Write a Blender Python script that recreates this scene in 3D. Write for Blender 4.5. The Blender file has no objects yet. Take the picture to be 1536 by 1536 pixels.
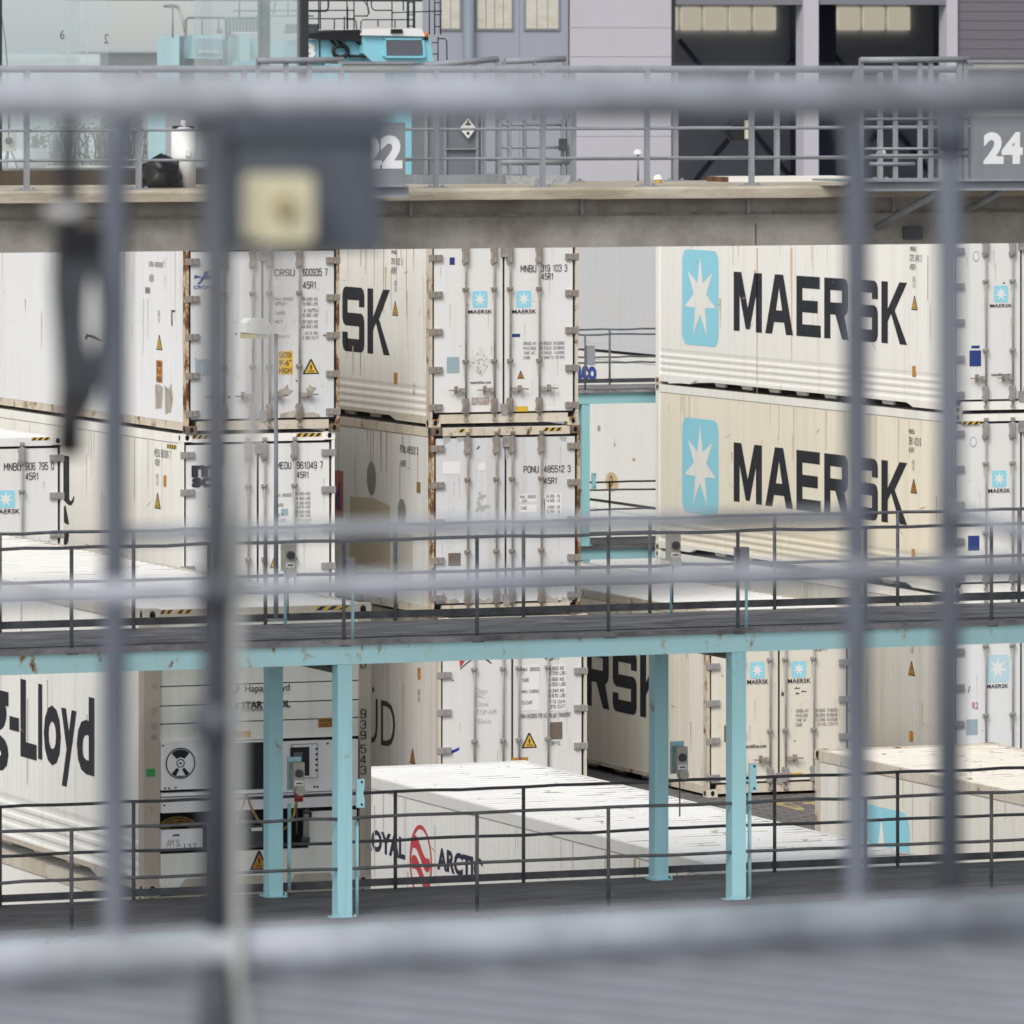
import bpy, math, random
from mathutils import Vector
R = math.radians
rnd = random.Random(7)
scn = bpy.context.scene
COL = scn.collection

# ---------------------------------------------------------------- camera
F, TH, Y0, HC = 10964.85, 0.3762, 105.64, 11.235     # focal length (px of 1536), yaw, horizon row, eye height
SN, CS = math.sin(TH), math.cos(TH)
cam_d = bpy.data.cameras.new('camera')
cam = bpy.data.objects.new('camera', cam_d); COL.objects.link(cam)
cam.location = (0, 0, HC); cam.rotation_euler = (R(90), 0, -TH)
cam_d.sensor_fit = 'HORIZONTAL'; cam_d.sensor_width = 36.0
cam_d.lens = F/1536*36
cam_d.shift_y = -(768-Y0)/1536
cam_d.clip_start = 0.5; cam_d.clip_end = 3000
cam_d.dof.use_dof = True
cam_d.dof.focus_distance = 92
cam_d.dof.aperture_fstop = cam_d.lens/1000/0.041
scn.camera = cam

# ---------------------------------------------------------------- sky, sun, exposure
SUN_EL, SUN_AZ = R(43), R(-42)          # azimuth measured from -Y (behind the camera), positive to the right
w = bpy.data.worlds.new('World'); scn.world = w; w.use_nodes = True
nt = w.node_tree; bg = nt.nodes['Background']
sky = nt.nodes.new('ShaderNodeTexSky'); sky.sky_type = 'NISHITA'; sky.sun_disc = False
sky.sun_elevation = SUN_EL; sky.sun_rotation = R(180)-SUN_AZ
sky.dust_density = 1.2; sky.air_density = 1.0; sky.ozone_density = 1.0
hs = nt.nodes.new('ShaderNodeHueSaturation'); hs.inputs['Saturation'].default_value = 0.16
nt.links.new(sky.outputs[0], hs.inputs['Color']); nt.links.new(hs.outputs[0], bg.inputs['Color'])
bg.inputs['Strength'].default_value = 0.105
sd = bpy.data.lights.new('sun', 'SUN'); so = bpy.data.objects.new('sun', sd); COL.objects.link(so)
sd.energy = 1.5; sd.angle = R(24); sd.color = (1, .965, .91)
dirv = Vector((math.sin(SUN_AZ)*math.cos(SUN_EL), -math.cos(SUN_AZ)*math.cos(SUN_EL), math.sin(SUN_EL)))
so.rotation_euler = dirv.to_track_quat('Z', 'Y').to_euler()
scn.view_settings.view_transform = 'Standard'; scn.view_settings.look = 'None'
scn.view_settings.exposure = 0.62; scn.view_settings.gamma = 1.0

# ---------------------------------------------------------------- projection helpers (photo pixel -> metres on a known plane)
def ix(px, Y):                       # X where the sight line of column px meets the plane Y
    t = (px-768)/F; return Y*(SN+t*CS)/(CS-t*SN)
def iy(px, X):                       # Y where it meets the plane X
    t = (px-768)/F; return X*(CS-t*SN)/(SN+t*CS)
def zz(py, X, Y):
    return HC-(py-Y0)*(X*SN+Y*CS)/F
def at(px, py, Y):
    X = ix(px, Y); return Vector((X, Y, zz(py, X, Y)))

# ---------------------------------------------------------------- materials
def lin(c):
    c /= 255.0
    return c/12.92 if c <= .04045 else ((c+.055)/1.055)**2.4
def rgb(r, g, b): return (lin(r), lin(g), lin(b), 1)
MATS = {}
def mat(name, col, rough=.6, metal=0.0, spec=.4):
    if name in MATS: return MATS[name]
    m = bpy.data.materials.new(name); m.use_nodes = True
    p = m.node_tree.nodes['Principled BSDF']
    p.inputs['Base Color'].default_value = (*col[:3], 1); p.inputs['Roughness'].default_value = rough
    p.inputs['Metallic'].default_value = metal; p.inputs['Specular IOR Level'].default_value = spec
    MATS[name] = m; return m
def nodes(m): return m.node_tree.nodes, m.node_tree.links, m.node_tree.nodes['Principled BSDF']
def tex(nd, lk, scale, loc=(0, 0, 0), nscale=1.0, detail=4, rough=.6):
    tc = nd.new('ShaderNodeTexCoord'); mp = nd.new('ShaderNodeMapping')
    mp.inputs['Scale'].default_value = scale; mp.inputs['Location'].default_value = loc
    lk.new(tc.outputs['Object'], mp.inputs['Vector'])
    n = nd.new('ShaderNodeTexNoise'); n.inputs['Scale'].default_value = nscale
    n.inputs['Detail'].default_value = detail; n.inputs['Roughness'].default_value = rough
    lk.new(mp.outputs[0], n.inputs['Vector']); return n
def ramp(nd, lk, src, a, b, va=0.0, vb=1.0):
    r = nd.new('ShaderNodeMapRange'); r.inputs['From Min'].default_value = a; r.inputs['From Max'].default_value = b
    r.inputs['To Min'].default_value = va; r.inputs['To Max'].default_value = vb; r.clamp = True
    lk.new(src, r.inputs['Value']); return r.outputs[0]
def mix(nd, lk, fac, ca, cb):
    x = nd.new('ShaderNodeMix'); x.data_type = 'RGBA'
    for v, i in ((ca, 6), (cb, 7)):
        if isinstance(v, tuple): x.inputs[i].default_value = (*v[:3], 1)
        else: lk.new(v, x.inputs[i])
    if isinstance(fac, float): x.inputs[0].default_value = fac
    else: lk.new(fac, x.inputs[0])
    return x.outputs[2]
def painted(name, col, grime=(.34, .29, .2), g=.35, rust=.0, seed=0, rough=.5, streak=5.0, rustcol=(.16, .06, .02), edge=0.0):
    """weathered paint: vertical rain streaks, cloudy dirt, rust spots that bleed downwards"""
    if name in MATS: return MATS[name]
    m = mat(name, col, rough); nd, lk, p = nodes(m)
    n1 = tex(nd, lk, (streak, streak, .22), (seed*3.1, seed*1.7, seed), 1.0, 6, .68)
    n2 = tex(nd, lk, (.8, .55, .7), (seed, seed*2.3, 4), 1.0, 4, .6)
    n3 = tex(nd, lk, (14, 9, 14), (seed*5.0, 3, seed), 1.0, 3, .6)
    c = mix(nd, lk, ramp(nd, lk, n1.outputs[0], .5, .78, 0, g), tuple(col[:3]), grime)
    c = mix(nd, lk, ramp(nd, lk, n2.outputs[0], .46, .74, 0, g*.7), c, tuple(a*b*1.15 for a, b in zip(col[:3], (.82, .77, .66))))
    c = mix(nd, lk, ramp(nd, lk, n3.outputs[0], .62, .8, 0, g*.5), c, grime)
    if rust > 0:
        n4 = tex(nd, lk, (5, 3.5, 2.6), (seed*2.0, 9, seed), 1.0, 8, .72)
        n5 = tex(nd, lk, (12, 8, .7), (seed*4.0, 2, seed), 1.0, 4, .6)
        t_ = .72-.23*rust
        c = mix(nd, lk, ramp(nd, lk, n5.outputs[0], .72-.2*rust, .86-.15*rust, 0, .5), c, (.45, .28, .11))
        c = mix(nd, lk, ramp(nd, lk, n4.outputs[0], t_-.05, t_+.02, 0, .7), c, (.37, .235, .11))
        c = mix(nd, lk, ramp(nd, lk, n4.outputs[0], t_, t_+.05, 0, .95), c, rustcol)
        c = mix(nd, lk, ramp(nd, lk, n4.outputs[0], t_+.06, t_+.14, 0, .9), c, (.05, .022, .012))
    if edge > 0:
        tc = nd.new('ShaderNodeTexCoord'); sx = nd.new('ShaderNodeSeparateXYZ'); lk.new(tc.outputs['Object'], sx.inputs[0])
        n6 = tex(nd, lk, (11, 5, 1.1), (seed, 1, 7), 1.0, 5, .65)
        ad = nd.new('ShaderNodeMath'); ad.operation = 'MULTIPLY_ADD'; lk.new(n6.outputs[0], ad.inputs[0]); ad.inputs[1].default_value = 1.1; lk.new(sx.outputs['Y'], ad.inputs[2])
        c = mix(nd, lk, ramp(nd, lk, ad.outputs[0], .85, .55, 0, .5*edge), c, (.56, .40, .2))
        c = mix(nd, lk, ramp(nd, lk, ad.outputs[0], .66, .5, 0, .9*edge), c, (.17, .075, .03))
    lk.new(c, p.inputs['Base Color'])
    lk.new(ramp(nd, lk, n2.outputs[0], .3, .7, rough-.1, rough+.15), p.inputs['Roughness'])
    return m
def mottled(name, c1, c2, scale=(3, 3, 3), a=.4, b=.65, rough=.7, metal=0.0, bump=0.0):
    if name in MATS: return MATS[name]
    m = mat(name, c1, rough, metal); nd, lk, p = nodes(m)
    n = tex(nd, lk, scale, (1, 2, 3), 1.0, 7, .68)
    n2 = tex(nd, lk, tuple(s*6 for s in scale), (5, 2, 1), 1.0, 4, .6)
    c = mix(nd, lk, ramp(nd, lk, n.outputs[0], a, b), c1, c2)
    c = mix(nd, lk, ramp(nd, lk, n2.outputs[0], .55, .75, 0, .45), c, c2)
    lk.new(c, p.inputs['Base Color'])
    if bump:
        bp = nd.new('ShaderNodeBump'); bp.inputs['Strength'].default_value = bump; bp.inputs['Distance'].default_value = .02
        lk.new(n2.outputs[0], bp.inputs['Height']); lk.new(bp.outputs[0], p.inputs['Normal'])
    return m

BLACK = mat('rubber_black', (.012, .012, .014), .6)
DARK = mat('hole_black', (.006, .005, .005), .9)
INK = mottled('ink_black', (.015, .016, .022), (.07, .07, .08), (3, 3, .5), .55, .8, .6)
INKG = mat('ink_grey', (.13, .13, .14), .6)
INKB = mat('ink_blue', (.03, .06, .28), .5)
INKF = mat('ink_faint', (.42, .42, .42), .6)
STEEL = mottled('hinge_steel', (.33, .32, .315), (.22, .2, .18), (5, 5, 5), .45, .7, .5)
STEELW = mottled('worn_steel', (.33, .30, .265), (.16, .12, .09), (6, 6, 3), .42, .68, .6)
RUST = mottled('rusty_steel', (.2, .1, .05), (.06, .025, .012), (7, 7, 3), .4, .65, .85)
GALV = mottled('galvanised', (.27, .285, .31), (.19, .205, .23), (4, 4, 1.5), .4, .68, .55)
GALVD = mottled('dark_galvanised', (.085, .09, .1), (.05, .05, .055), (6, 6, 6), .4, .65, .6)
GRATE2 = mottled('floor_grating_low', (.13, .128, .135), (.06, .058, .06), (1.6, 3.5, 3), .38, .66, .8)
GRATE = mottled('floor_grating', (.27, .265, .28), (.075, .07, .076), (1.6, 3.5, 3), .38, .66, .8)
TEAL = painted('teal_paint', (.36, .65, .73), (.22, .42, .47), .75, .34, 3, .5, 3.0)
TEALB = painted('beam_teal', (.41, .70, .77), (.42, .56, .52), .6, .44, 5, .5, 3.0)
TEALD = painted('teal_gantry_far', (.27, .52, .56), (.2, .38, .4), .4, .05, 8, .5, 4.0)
LOGOT = painted('logo_teal', (.30, .67, .80), (.35, .58, .62), .25, 0, 4, .5)
LOGOP = painted('logo_faded', (.50, .69, .76), (.55, .62, .62), .3, 0, 4, .5)
WHITE = mat('sticker_white', (.78, .78, .76), .5)
STAR = painted('star_white', (.86, .845, .79), (.5, .46, .36), .25, 0, 6, .5)
YEL = mottled('sticker_yellow', (.72, .45, .05), (.58, .36, .06), (9, 9, 9), .45, .7, .5)
ORA = mottled('sticker_orange', (.55, .24, .03), (.42, .2, .05), (9, 9, 9), .45, .7, .5)
NAVY = mat('sticker_navy', (.025, .05, .2), .5)
RED = mat('logo_red', (.55, .05, .06), .5)
NAVYT = mat('letter_navy', (.02, .02, .055), .5)
PLATE = mat('data_plate', (.2, .16, .12), .4, .3)
PLATEB = mat('plate_blue_grey', (.33, .42, .46), .4)
GRIME = mottled('dirt_patch', (.33, .29, .23), (.52, .49, .42), (8, 8, 3), .42, .66, .8)

# ---------------------------------------------------------------- mesh builder
class MB:
    def __init__(s): s.v = []; s.f = []; s.m = []; s.sm = []
    def face(s, pts, m=0, smooth=False):
        b = len(s.v); s.v += [tuple(p) for p in pts]; s.f.append(tuple(range(b, b+len(pts)))); s.m.append(m); s.sm.append(smooth)
    def box(s, x0, x1, y0, y1, z0, z1, m=0):
        b = len(s.v)
        s.v += [(x, y, z) for z in (z0, z1) for y in (y0, y1) for x in (x0, x1)]
        for q in ((0, 2, 3, 1), (4, 5, 7, 6), (0, 1, 5, 4), (2, 6, 7, 3), (0, 4, 6, 2), (1, 3, 7, 5)):
            s.f.append(tuple(b+i for i in q)); s.m.append(m); s.sm.append(False)
        return s
    def tube(s, p0, p1, r, n=8, m=0, r1=None, cap=True):
        p0, p1 = Vector(p0), Vector(p1); d = (p1-p0).normalized()
        a = d.cross(Vector((0, 0, 1)) if abs(d.z) < .9 else Vector((0, 1, 0))).normalized(); c = d.cross(a)
        r1 = r if r1 is None else r1; b = len(s.v)
        for P, rr in ((p0, r), (p1, r1)):
            for k in range(n):
                t = 2*math.pi*k/n; s.v.append(tuple(P+a*rr*math.cos(t)+c*rr*math.sin(t)))
        for k in range(n):
            s.f.append((b+k, b+(k+1) % n, b+n+(k+1) % n, b+n+k)); s.m.append(m); s.sm.append(n > 5)
        if cap:
            s.f.append(tuple(b+k for k in range(n))[::-1]); s.m.append(m); s.sm.append(False)
            s.f.append(tuple(b+n+k for k in range(n))); s.m.append(m); s.sm.append(False)
        return s
    def path(s, pts, r, n=8, m=0):
        """one continuous bent tube"""
        pts = [Vector(p) for p in pts]; b = len(s.v)
        for i, P in enumerate(pts):
            d = (pts[min(i+1, len(pts)-1)]-pts[max(i-1, 0)]).normalized()
            if i == 0:
                a = d.cross(Vector((.13, .99, .05)));  a = a.normalized()
            else:
                a = (a-d*a.dot(d)).normalized()
            c = d.cross(a)
            for k in range(n):
                t = 2*math.pi*k/n; s.v.append(tuple(P+a*r*math.cos(t)+c*r*math.sin(t)))
        for i in range(len(pts)-1):
            for k in range(n):
                s.f.append((b+i*n+k, b+i*n+(k+1) % n, b+(i+1)*n+(k+1) % n, b+(i+1)*n+k)); s.m.append(m); s.sm.append(True)
        for q in (tuple(b+k for k in range(n)), tuple(b+(len(pts)-1)*n+k for k in range(n))):
            s.f.append(q); s.m.append(m); s.sm.append(False)
        return s
    def prism(s, poly, fn0, fn1, m=0):
        """extrude a 2D polygon between two mappings"""
        n = len(poly); b = len(s.v)
        s.v += [tuple(fn0(*p)) for p in poly]+[tuple(fn1(*p)) for p in poly]
        s.f.append(tuple(b+i for i in range(n))); s.f.append(tuple(b+n+i for i in range(n))[::-1]); s.m += [m, m]; s.sm += [False]*2
        for i in range(n):
            s.f.append((b+i, b+n+i, b+n+(i+1) % n, b+(i+1) % n)); s.m.append(m); s.sm.append(False)
        return s
    def sheet(s, rows, m=0, smooth=False):
        """grid of points"""
        b = len(s.v); nc = len(rows[0])
        for r_ in rows: s.v += [tuple(p) for p in r_]
        for i in range(len(rows)-1):
            for j in range(nc-1):
                s.f.append((b+i*nc+j, b+i*nc+j+1, b+(i+1)*nc+j+1, b+(i+1)*nc+j)); s.m.append(m); s.sm.append(smooth)
        return s
    def mesh(s, name, mats):
        me = bpy.data.meshes.new(name); me.from_pydata(s.v, [], s.f)
        for x in (mats if isinstance(mats, (list, tuple)) else [mats]): me.materials.append(x)
        me.polygons.foreach_set('material_index', s.m); me.polygons.foreach_set('use_smooth', s.sm)
        me.update(); return me
    def build(s, name, mats, parent=None, loc=(0, 0, 0)):
        return link(name, s.mesh(name, mats), parent, loc)
def link(name, me, parent=None, loc=(0, 0, 0)):
    o = bpy.data.objects.new(name, me); COL.objects.link(o); o.location = loc
    if parent is not None: o.parent = parent
    return o
def tag(o, label, cat, group=None):
    o['label'] = label; o['category'] = cat
    if group: o['group'] = group
    return o
def thing(name, label, cat, loc=(0, 0, 0), group=None):
    o = bpy.data.objects.new(name, None); COL.objects.link(o); o.location = loc; o.empty_display_size = .2
    return tag(o, label, cat, group)
def structure(o, kind='structure'): o['kind'] = kind; return o

# ---------------------------------------------------------------- flat lettering from the built-in font
TC = {}
def glyphs(s, bold):
    k = (s, bold)
    if k not in TC:
        cu = bpy.data.curves.new('t', 'FONT'); cu.body = s; cu.size = 1; cu.offset = bold; cu.resolution_u = 3; cu.fill_mode = 'FRONT'
        o = bpy.data.objects.new('t', cu); COL.objects.link(o)
        dg = bpy.context.evaluated_depsgraph_get(); me = o.evaluated_get(dg).to_mesh()
        vs = [(v.co.x, v.co.y) for v in me.vertices]; fs = [tuple(p.vertices) for p in me.polygons]
        bpy.data.objects.remove(o); bpy.data.curves.remove(cu)
        xs = [a for a, b in vs]; ys = [b for a, b in vs]
        x0, x1, y0_, y1 = min(xs), max(xs), min(ys), max(ys)
        TC[k] = ([((a-x0)/(x1-x0), (b-y0_)/(y1-y0_)) for a, b in vs], fs)
    return TC[k]
def put_text(mb, s, fn, bold=.012, m=0, rot=False):
    """fn maps (u,v) of the text's own box to 3D"""
    vs, fs = glyphs(s, bold); b = len(mb.v)
    for u, v in vs:
        if rot: u, v = v, 1-u
        mb.v.append(tuple(fn(u, v)))
    for f_ in fs: mb.f.append(tuple(b+i for i in f_)); mb.m.append(m); mb.sm.append(False)
def _g(*ls): return [list(l) for l in ls]
c_, k_ = .26, .13
_O = [(c_, 0), (1-c_, 0), (1, k_), (1, 1-k_), (1-c_, 1), (c_, 1), (0, 1-k_), (0, k_), (c_, 0)]
_6 = [(1, .8), (1, 1-k_), (1-c_, 1), (c_, 1), (0, 1-k_), (0, k_), (c_, 0), (1-c_, 0), (1, k_), (1, .45), (1-c_, .57), (c_, .57), (0, .46)]
STROKE = {
 '0': _g(_O), 'O': _g(_O), '1': _g([(.22, .76), (.62, 1), (.62, 0)]), '2': _g([(0, .76), (0, 1-k_), (c_, 1), (1-c_, 1), (1, 1-k_), (1, .64), (0, .12), (0, 0), (1, 0)]),
 '3': _g([(0, .8), (0, 1-k_), (c_, 1), (1-c_, 1), (1, 1-k_), (1, .63), (.78, .53), (.4, .53)], [(.78, .53), (1, .42), (1, k_), (1-c_, 0), (c_, 0), (0, k_), (0, .2)]),
 '4': _g([(.74, 0), (.74, 1), (0, .32), (0, .25), (1, .25)]), '5': _g([(1, 1), (.04, 1), (.0, .52), (.28, .62), (.72, .62), (1, .49), (1, k_), (1-c_, 0), (c_, 0), (0, k_), (0, .2)]),
 '6': _g(_6), '9': _g([(1-x, 1-y) for x, y in _6]), '7': _g([(0, 1), (1, 1), (.42, 0)]),
 '8': _g(_O, [(0, .42), (.2, .53), (.8, .53), (1, .42)]), 'A': _g([(0, 0), (.5, 1), (1, 0)], [(.18, .28), (.82, .28)]),
 'B': _g([(0, 0), (0, 1), (.75, 1), (1, .88), (1, .64), (.78, .53), (0, .53)], [(.78, .53), (1, .42), (1, .12), (.75, 0), (0, 0)]),
 'C': _g([(1, .76), (1, 1-k_), (1-c_, 1), (c_, 1), (0, 1-k_), (0, k_), (c_, 0), (1-c_, 0), (1, k_), (1, .24)]), 'D': _g([(0, 0), (0, 1), (.7, 1), (1, .84), (1, .16), (.7, 0), (0, 0)]),
 'E': _g([(1, 1), (0, 1), (0, 0), (1, 0)], [(0, .52), (.85, .52)]), 'F': _g([(1, 1), (0, 1), (0, 0)], [(0, .52), (.85, .52)]),
 'G': _g([(1, .78), (1, 1-k_), (1-c_, 1), (c_, 1), (0, 1-k_), (0, k_), (c_, 0), (1-c_, 0), (1, k_), (1, .48), (.55, .48)]), 'H': _g([(0, 0), (0, 1)], [(1, 0), (1, 1)], [(0, .52), (1, .52)]),
 'I': _g([(.5, 0), (.5, 1)]), 'J': _g([(1, 1), (1, k_), (1-c_, 0), (c_, 0), (0, .2)]), 'K': _g([(0, 0), (0, 1)], [(1, 1), (0, .42)], [(.3, .58), (1, 0)]), 'L': _g([(0, 1), (0, 0), (1, 0)]),
 'M': _g([(0, 0), (0, 1), (.5, .35), (1, 1), (1, 0)]), 'N': _g([(0, 0), (0, 1), (1, 0), (1, 1)]), 'P': _g([(0, 0), (0, 1), (.75, 1), (1, .88), (1, .58), (.75, .46), (0, .46)]),
 'R': _g([(0, 0), (0, 1), (.75, 1), (1, .88), (1, .6), (.75, .48), (0, .48)], [(.6, .48), (1, 0)]), 'S': _g([(1, .78), (1, 1-k_), (1-c_, 1), (c_, 1), (0, 1-k_), (0, .64), (c_, .53), (1-c_, .5), (1, .4), (1, k_), (1-c_, 0), (c_, 0), (0, k_), (0, .22)]),
 'T': _g([(0, 1), (1, 1)], [(.5, 1), (.5, 0)]), 'U': _g([(0, 1), (0, k_), (c_, 0), (1-c_, 0), (1, k_), (1, 1)]), 'V': _g([(0, 1), (.5, 0), (1, 1)]), 'W': _g([(0, 1), (.25, 0), (.5, .7), (.75, 0), (1, 1)]),
 'X': _g([(0, 0), (1, 1)], [(0, 1), (1, 0)]), 'Y': _g([(0, 1), (.5, .5), (1, 1)], [(.5, .5), (.5, 0)]), '.': _g([(.4, 0), (.6, 0)]), ',': _g([(.5, .05), (.3, -.1)]), '-': _g([(.15, .5), (.85, .5)]),
 "'": _g([(.5, 1), (.5, .8)]), '"': _g([(.3, 1), (.3, .8)], [(.7, 1), (.7, .8)]), '=': _g([(.1, .62), (.9, .62)], [(.1, .36), (.9, .36)]), '/': _g([(0, 0), (1, 1)]), ' ': [] }
def stroke_text(mb, s, fn, t=.15, m=0, rot=False):
    cw, gap = .42, .2; x = 0; segs = []
    for ch in s.upper():
        w2 = {'1': .3, 'I': .2, '.': .1, ' ': .26, 'M': .52, 'W': .6, ',': .1}.get(ch, cw)
        for l in STROKE.get(ch, []):
            for p, q in zip(l, l[1:]): segs.append((x+p[0]*w2, p[1]*(1-t)+t/2, x+q[0]*w2, q[1]*(1-t)+t/2))
        x += w2+gap
    tot = x-gap
    for x0, y0, x1, y1 in segs:
        dx, dy = x1-x0, y1-y0; l = math.hypot(dx, dy); dx *= t*.42/l; dy *= t*.42/l
        q = [(x0-dx*.5-dy, y0-dy*.5+dx), (x1+dx*.5-dy, y1+dy*.5+dx), (x1+dx*.5+dy, y1+dy*.5-dx), (x0-dx*.5+dy, y0-dy*.5-dx)]
        P = []
        for u, v in q:
            u = u/tot
            if rot: u, v = v, 1-u
            P.append(fn(u, v))
        mb.face(P[::-1], m)
BLOCK = {
 'M': [[(0, 0), (0, 1), (.27, 1), (.5, .4), (.73, 1), (1, 1), (1, 0), (.79, 0), (.79, .62), (.57, .04), (.43, .04), (.21, .62), (.21, 0)]],
 'A': [[(0, 0), (.35, 1), (.5, 1), (.5, .78), (.39, .4), (.32, .2), (.25, 0)], [(1, 0), (.65, 1), (.5, 1), (.5, .78), (.61, .4), (.68, .2), (.75, 0)],
       [(.32, .2), (.39, .4), (.61, .4), (.68, .2)]],
 'E': [[(0, 0), (0, 1), (.96, 1), (.96, .8), (.25, .8), (.25, .6), (.88, .6), (.88, .4), (.25, .4), (.25, .2), (1, .2), (1, 0)]],
 'R': [[(0, 0), (0, 1), (.25, 1), (.25, 0)], [(.25, .8), (.25, 1), (.84, 1), (.93, .96), (.97, .88), (.72, .8)], [(.72, .8), (.97, .88), (.97, .52), (.72, .6)],
       [(.25, .4), (.25, .6), (.72, .6), (.97, .52), (.93, .44), (.82, .39), (.45, .4)], [(.45, .4), (.82, .39), (1, 0), (.73, 0)]],
 'S': [[(0, .88), (.04, .96), (.14, 1), (.86, 1), (.96, .96), (1, .88), (1, .7), (.76, .7), (.76, .8), (.24, .8), (.24, .6), (.86, .6), (.96, .56), (1, .48),
        (1, .12), (.96, .04), (.86, 0), (.14, 0), (.04, .04), (0, .12), (0, .3), (.24, .3), (.24, .2), (.76, .2), (.76, .4), (.14, .4), (.04, .44), (0, .52)]],
 'K': [[(0, 0), (0, 1), (.25, 1), (.25, 0)], [(.25, .36), (.25, .56), (.7, 1), (1, 1), (.52, .54), (.38, .48)], [(.38, .48), (.52, .54), (1, 0), (.72, 0)]],
}
def block_text(mb, s, fn, gap=.13, m=0):
    w_ = {'M': 1.2, 'A': 1.16}; tot = sum(w_.get(c, 1) for c in s)+gap*(len(s)-1); x = 0
    for c in s:
        cw = w_.get(c, 1)
        for poly in BLOCK[c]: mb.face([fn((x+u*cw)/tot, v) for u, v in poly], m)
        x += cw+gap
def rounded(r, n=5, ax=1.0, ay=1.0):
    pts = []
    for cx_, cy_, a0 in ((ax-r, ay-r, 0), (r, ay-r, 90), (r, r, 180), (ax-r, r, 270)):
        for k in range(n+1):
            t = R(a0+90*k/n); pts.append((cx_+r*math.cos(t), cy_+r*math.sin(t)))
    return pts
def star7(ro=.44, ri=.17, cx_=.5, cy_=.5):
    return [(cx_+(ro if k % 2 == 0 else ri)*math.sin(math.pi*k/7), cy_+(ro if k % 2 == 0 else ri)*math.cos(math.pi*k/7)) for k in range(14)]
# ---------------------------------------------------------------- reefer containers
W, H, L = 2.438, 2.896, 12.192
DOORY = .03
SHARED = {}
def shared(key, fn):
    if key not in SHARED: SHARED[key] = fn()
    return SHARED[key]
CASTH = .118
def casting_mesh(m):
    b = MB(); b.box(-.006, .17, -.006, .16, -.002, CASTH, 0)
    ov = [(.085+.032*math.cos(t), .06+.042*math.sin(t)) for t in [2*math.pi*k/12 for k in range(12)]]
    b.face([(x, -.0085, z) for x, z in ov], 1)
    b.face([(-.0085, .08+(x-.085)*1.1, z) for x, z in ov][::-1], 1)
    return b.mesh('corner_casting', [m, DARK])
def rod_mesh():
    b = MB(); b.tube((0, 0, .115), (0, 0, H-.09), .0165, 8)
    for z0, z1 in ((.2, .43), (H-.41, H-.15)):
        b.box(-.042, .042, -.022, .052, z0, z1); b.box(-.02, .02, -.036, -.02, z0+.02, z1-.02)
        for z in (z0+.05, z1-.05): b.box(-.052, .052, .03, .053, z-.018, z+.018)
    for z in (1.0, 2.1): b.box(-.04, .04, -.02, .052, z-.022, z+.022); b.tube((0, -.03, z-.028), (0, -.03, z+.028), .016, 6)
    b.box(-.03, .03, -.03, .03, .09, .135); b.box(-.03, .03, -.03, .03, H-.11, H-.07)
    return b.mesh('lock_rod', STEELW)
def rod_mesh_clean():
    me = rod_mesh(); me.materials[0] = STEEL; return me
def hinge_mesh(m):
    b = MB(); b.box(-.012, .205, -.012, .028, -.05, .05); b.box(.055, .085, -.02, -.012, -.05, .05)
    for x in (.105, .14, .175):
        for z in (-.028, .028): b.tube((x, -.02, z), (x, -.012, z), .009, 6)
    return b.mesh('hinge', m)
def handle_mesh(s):
    b = MB(); b.tube((0, -.035, .012*s), (s*.27, -.045, 0), .011, 6); b.box(min(0, s*.07), max(0, s*.07), -.05, 0, -.03, .03)
    b.box(min(s*.12, s*.155), max(s*.12, s*.155), -.052, .048, -.055, .06); b.box(min(s*.1, s*.175), max(s*.1, s*.175), -.062, -.04, -.02, .025)
    return b.mesh('handle', STEELW)

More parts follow.
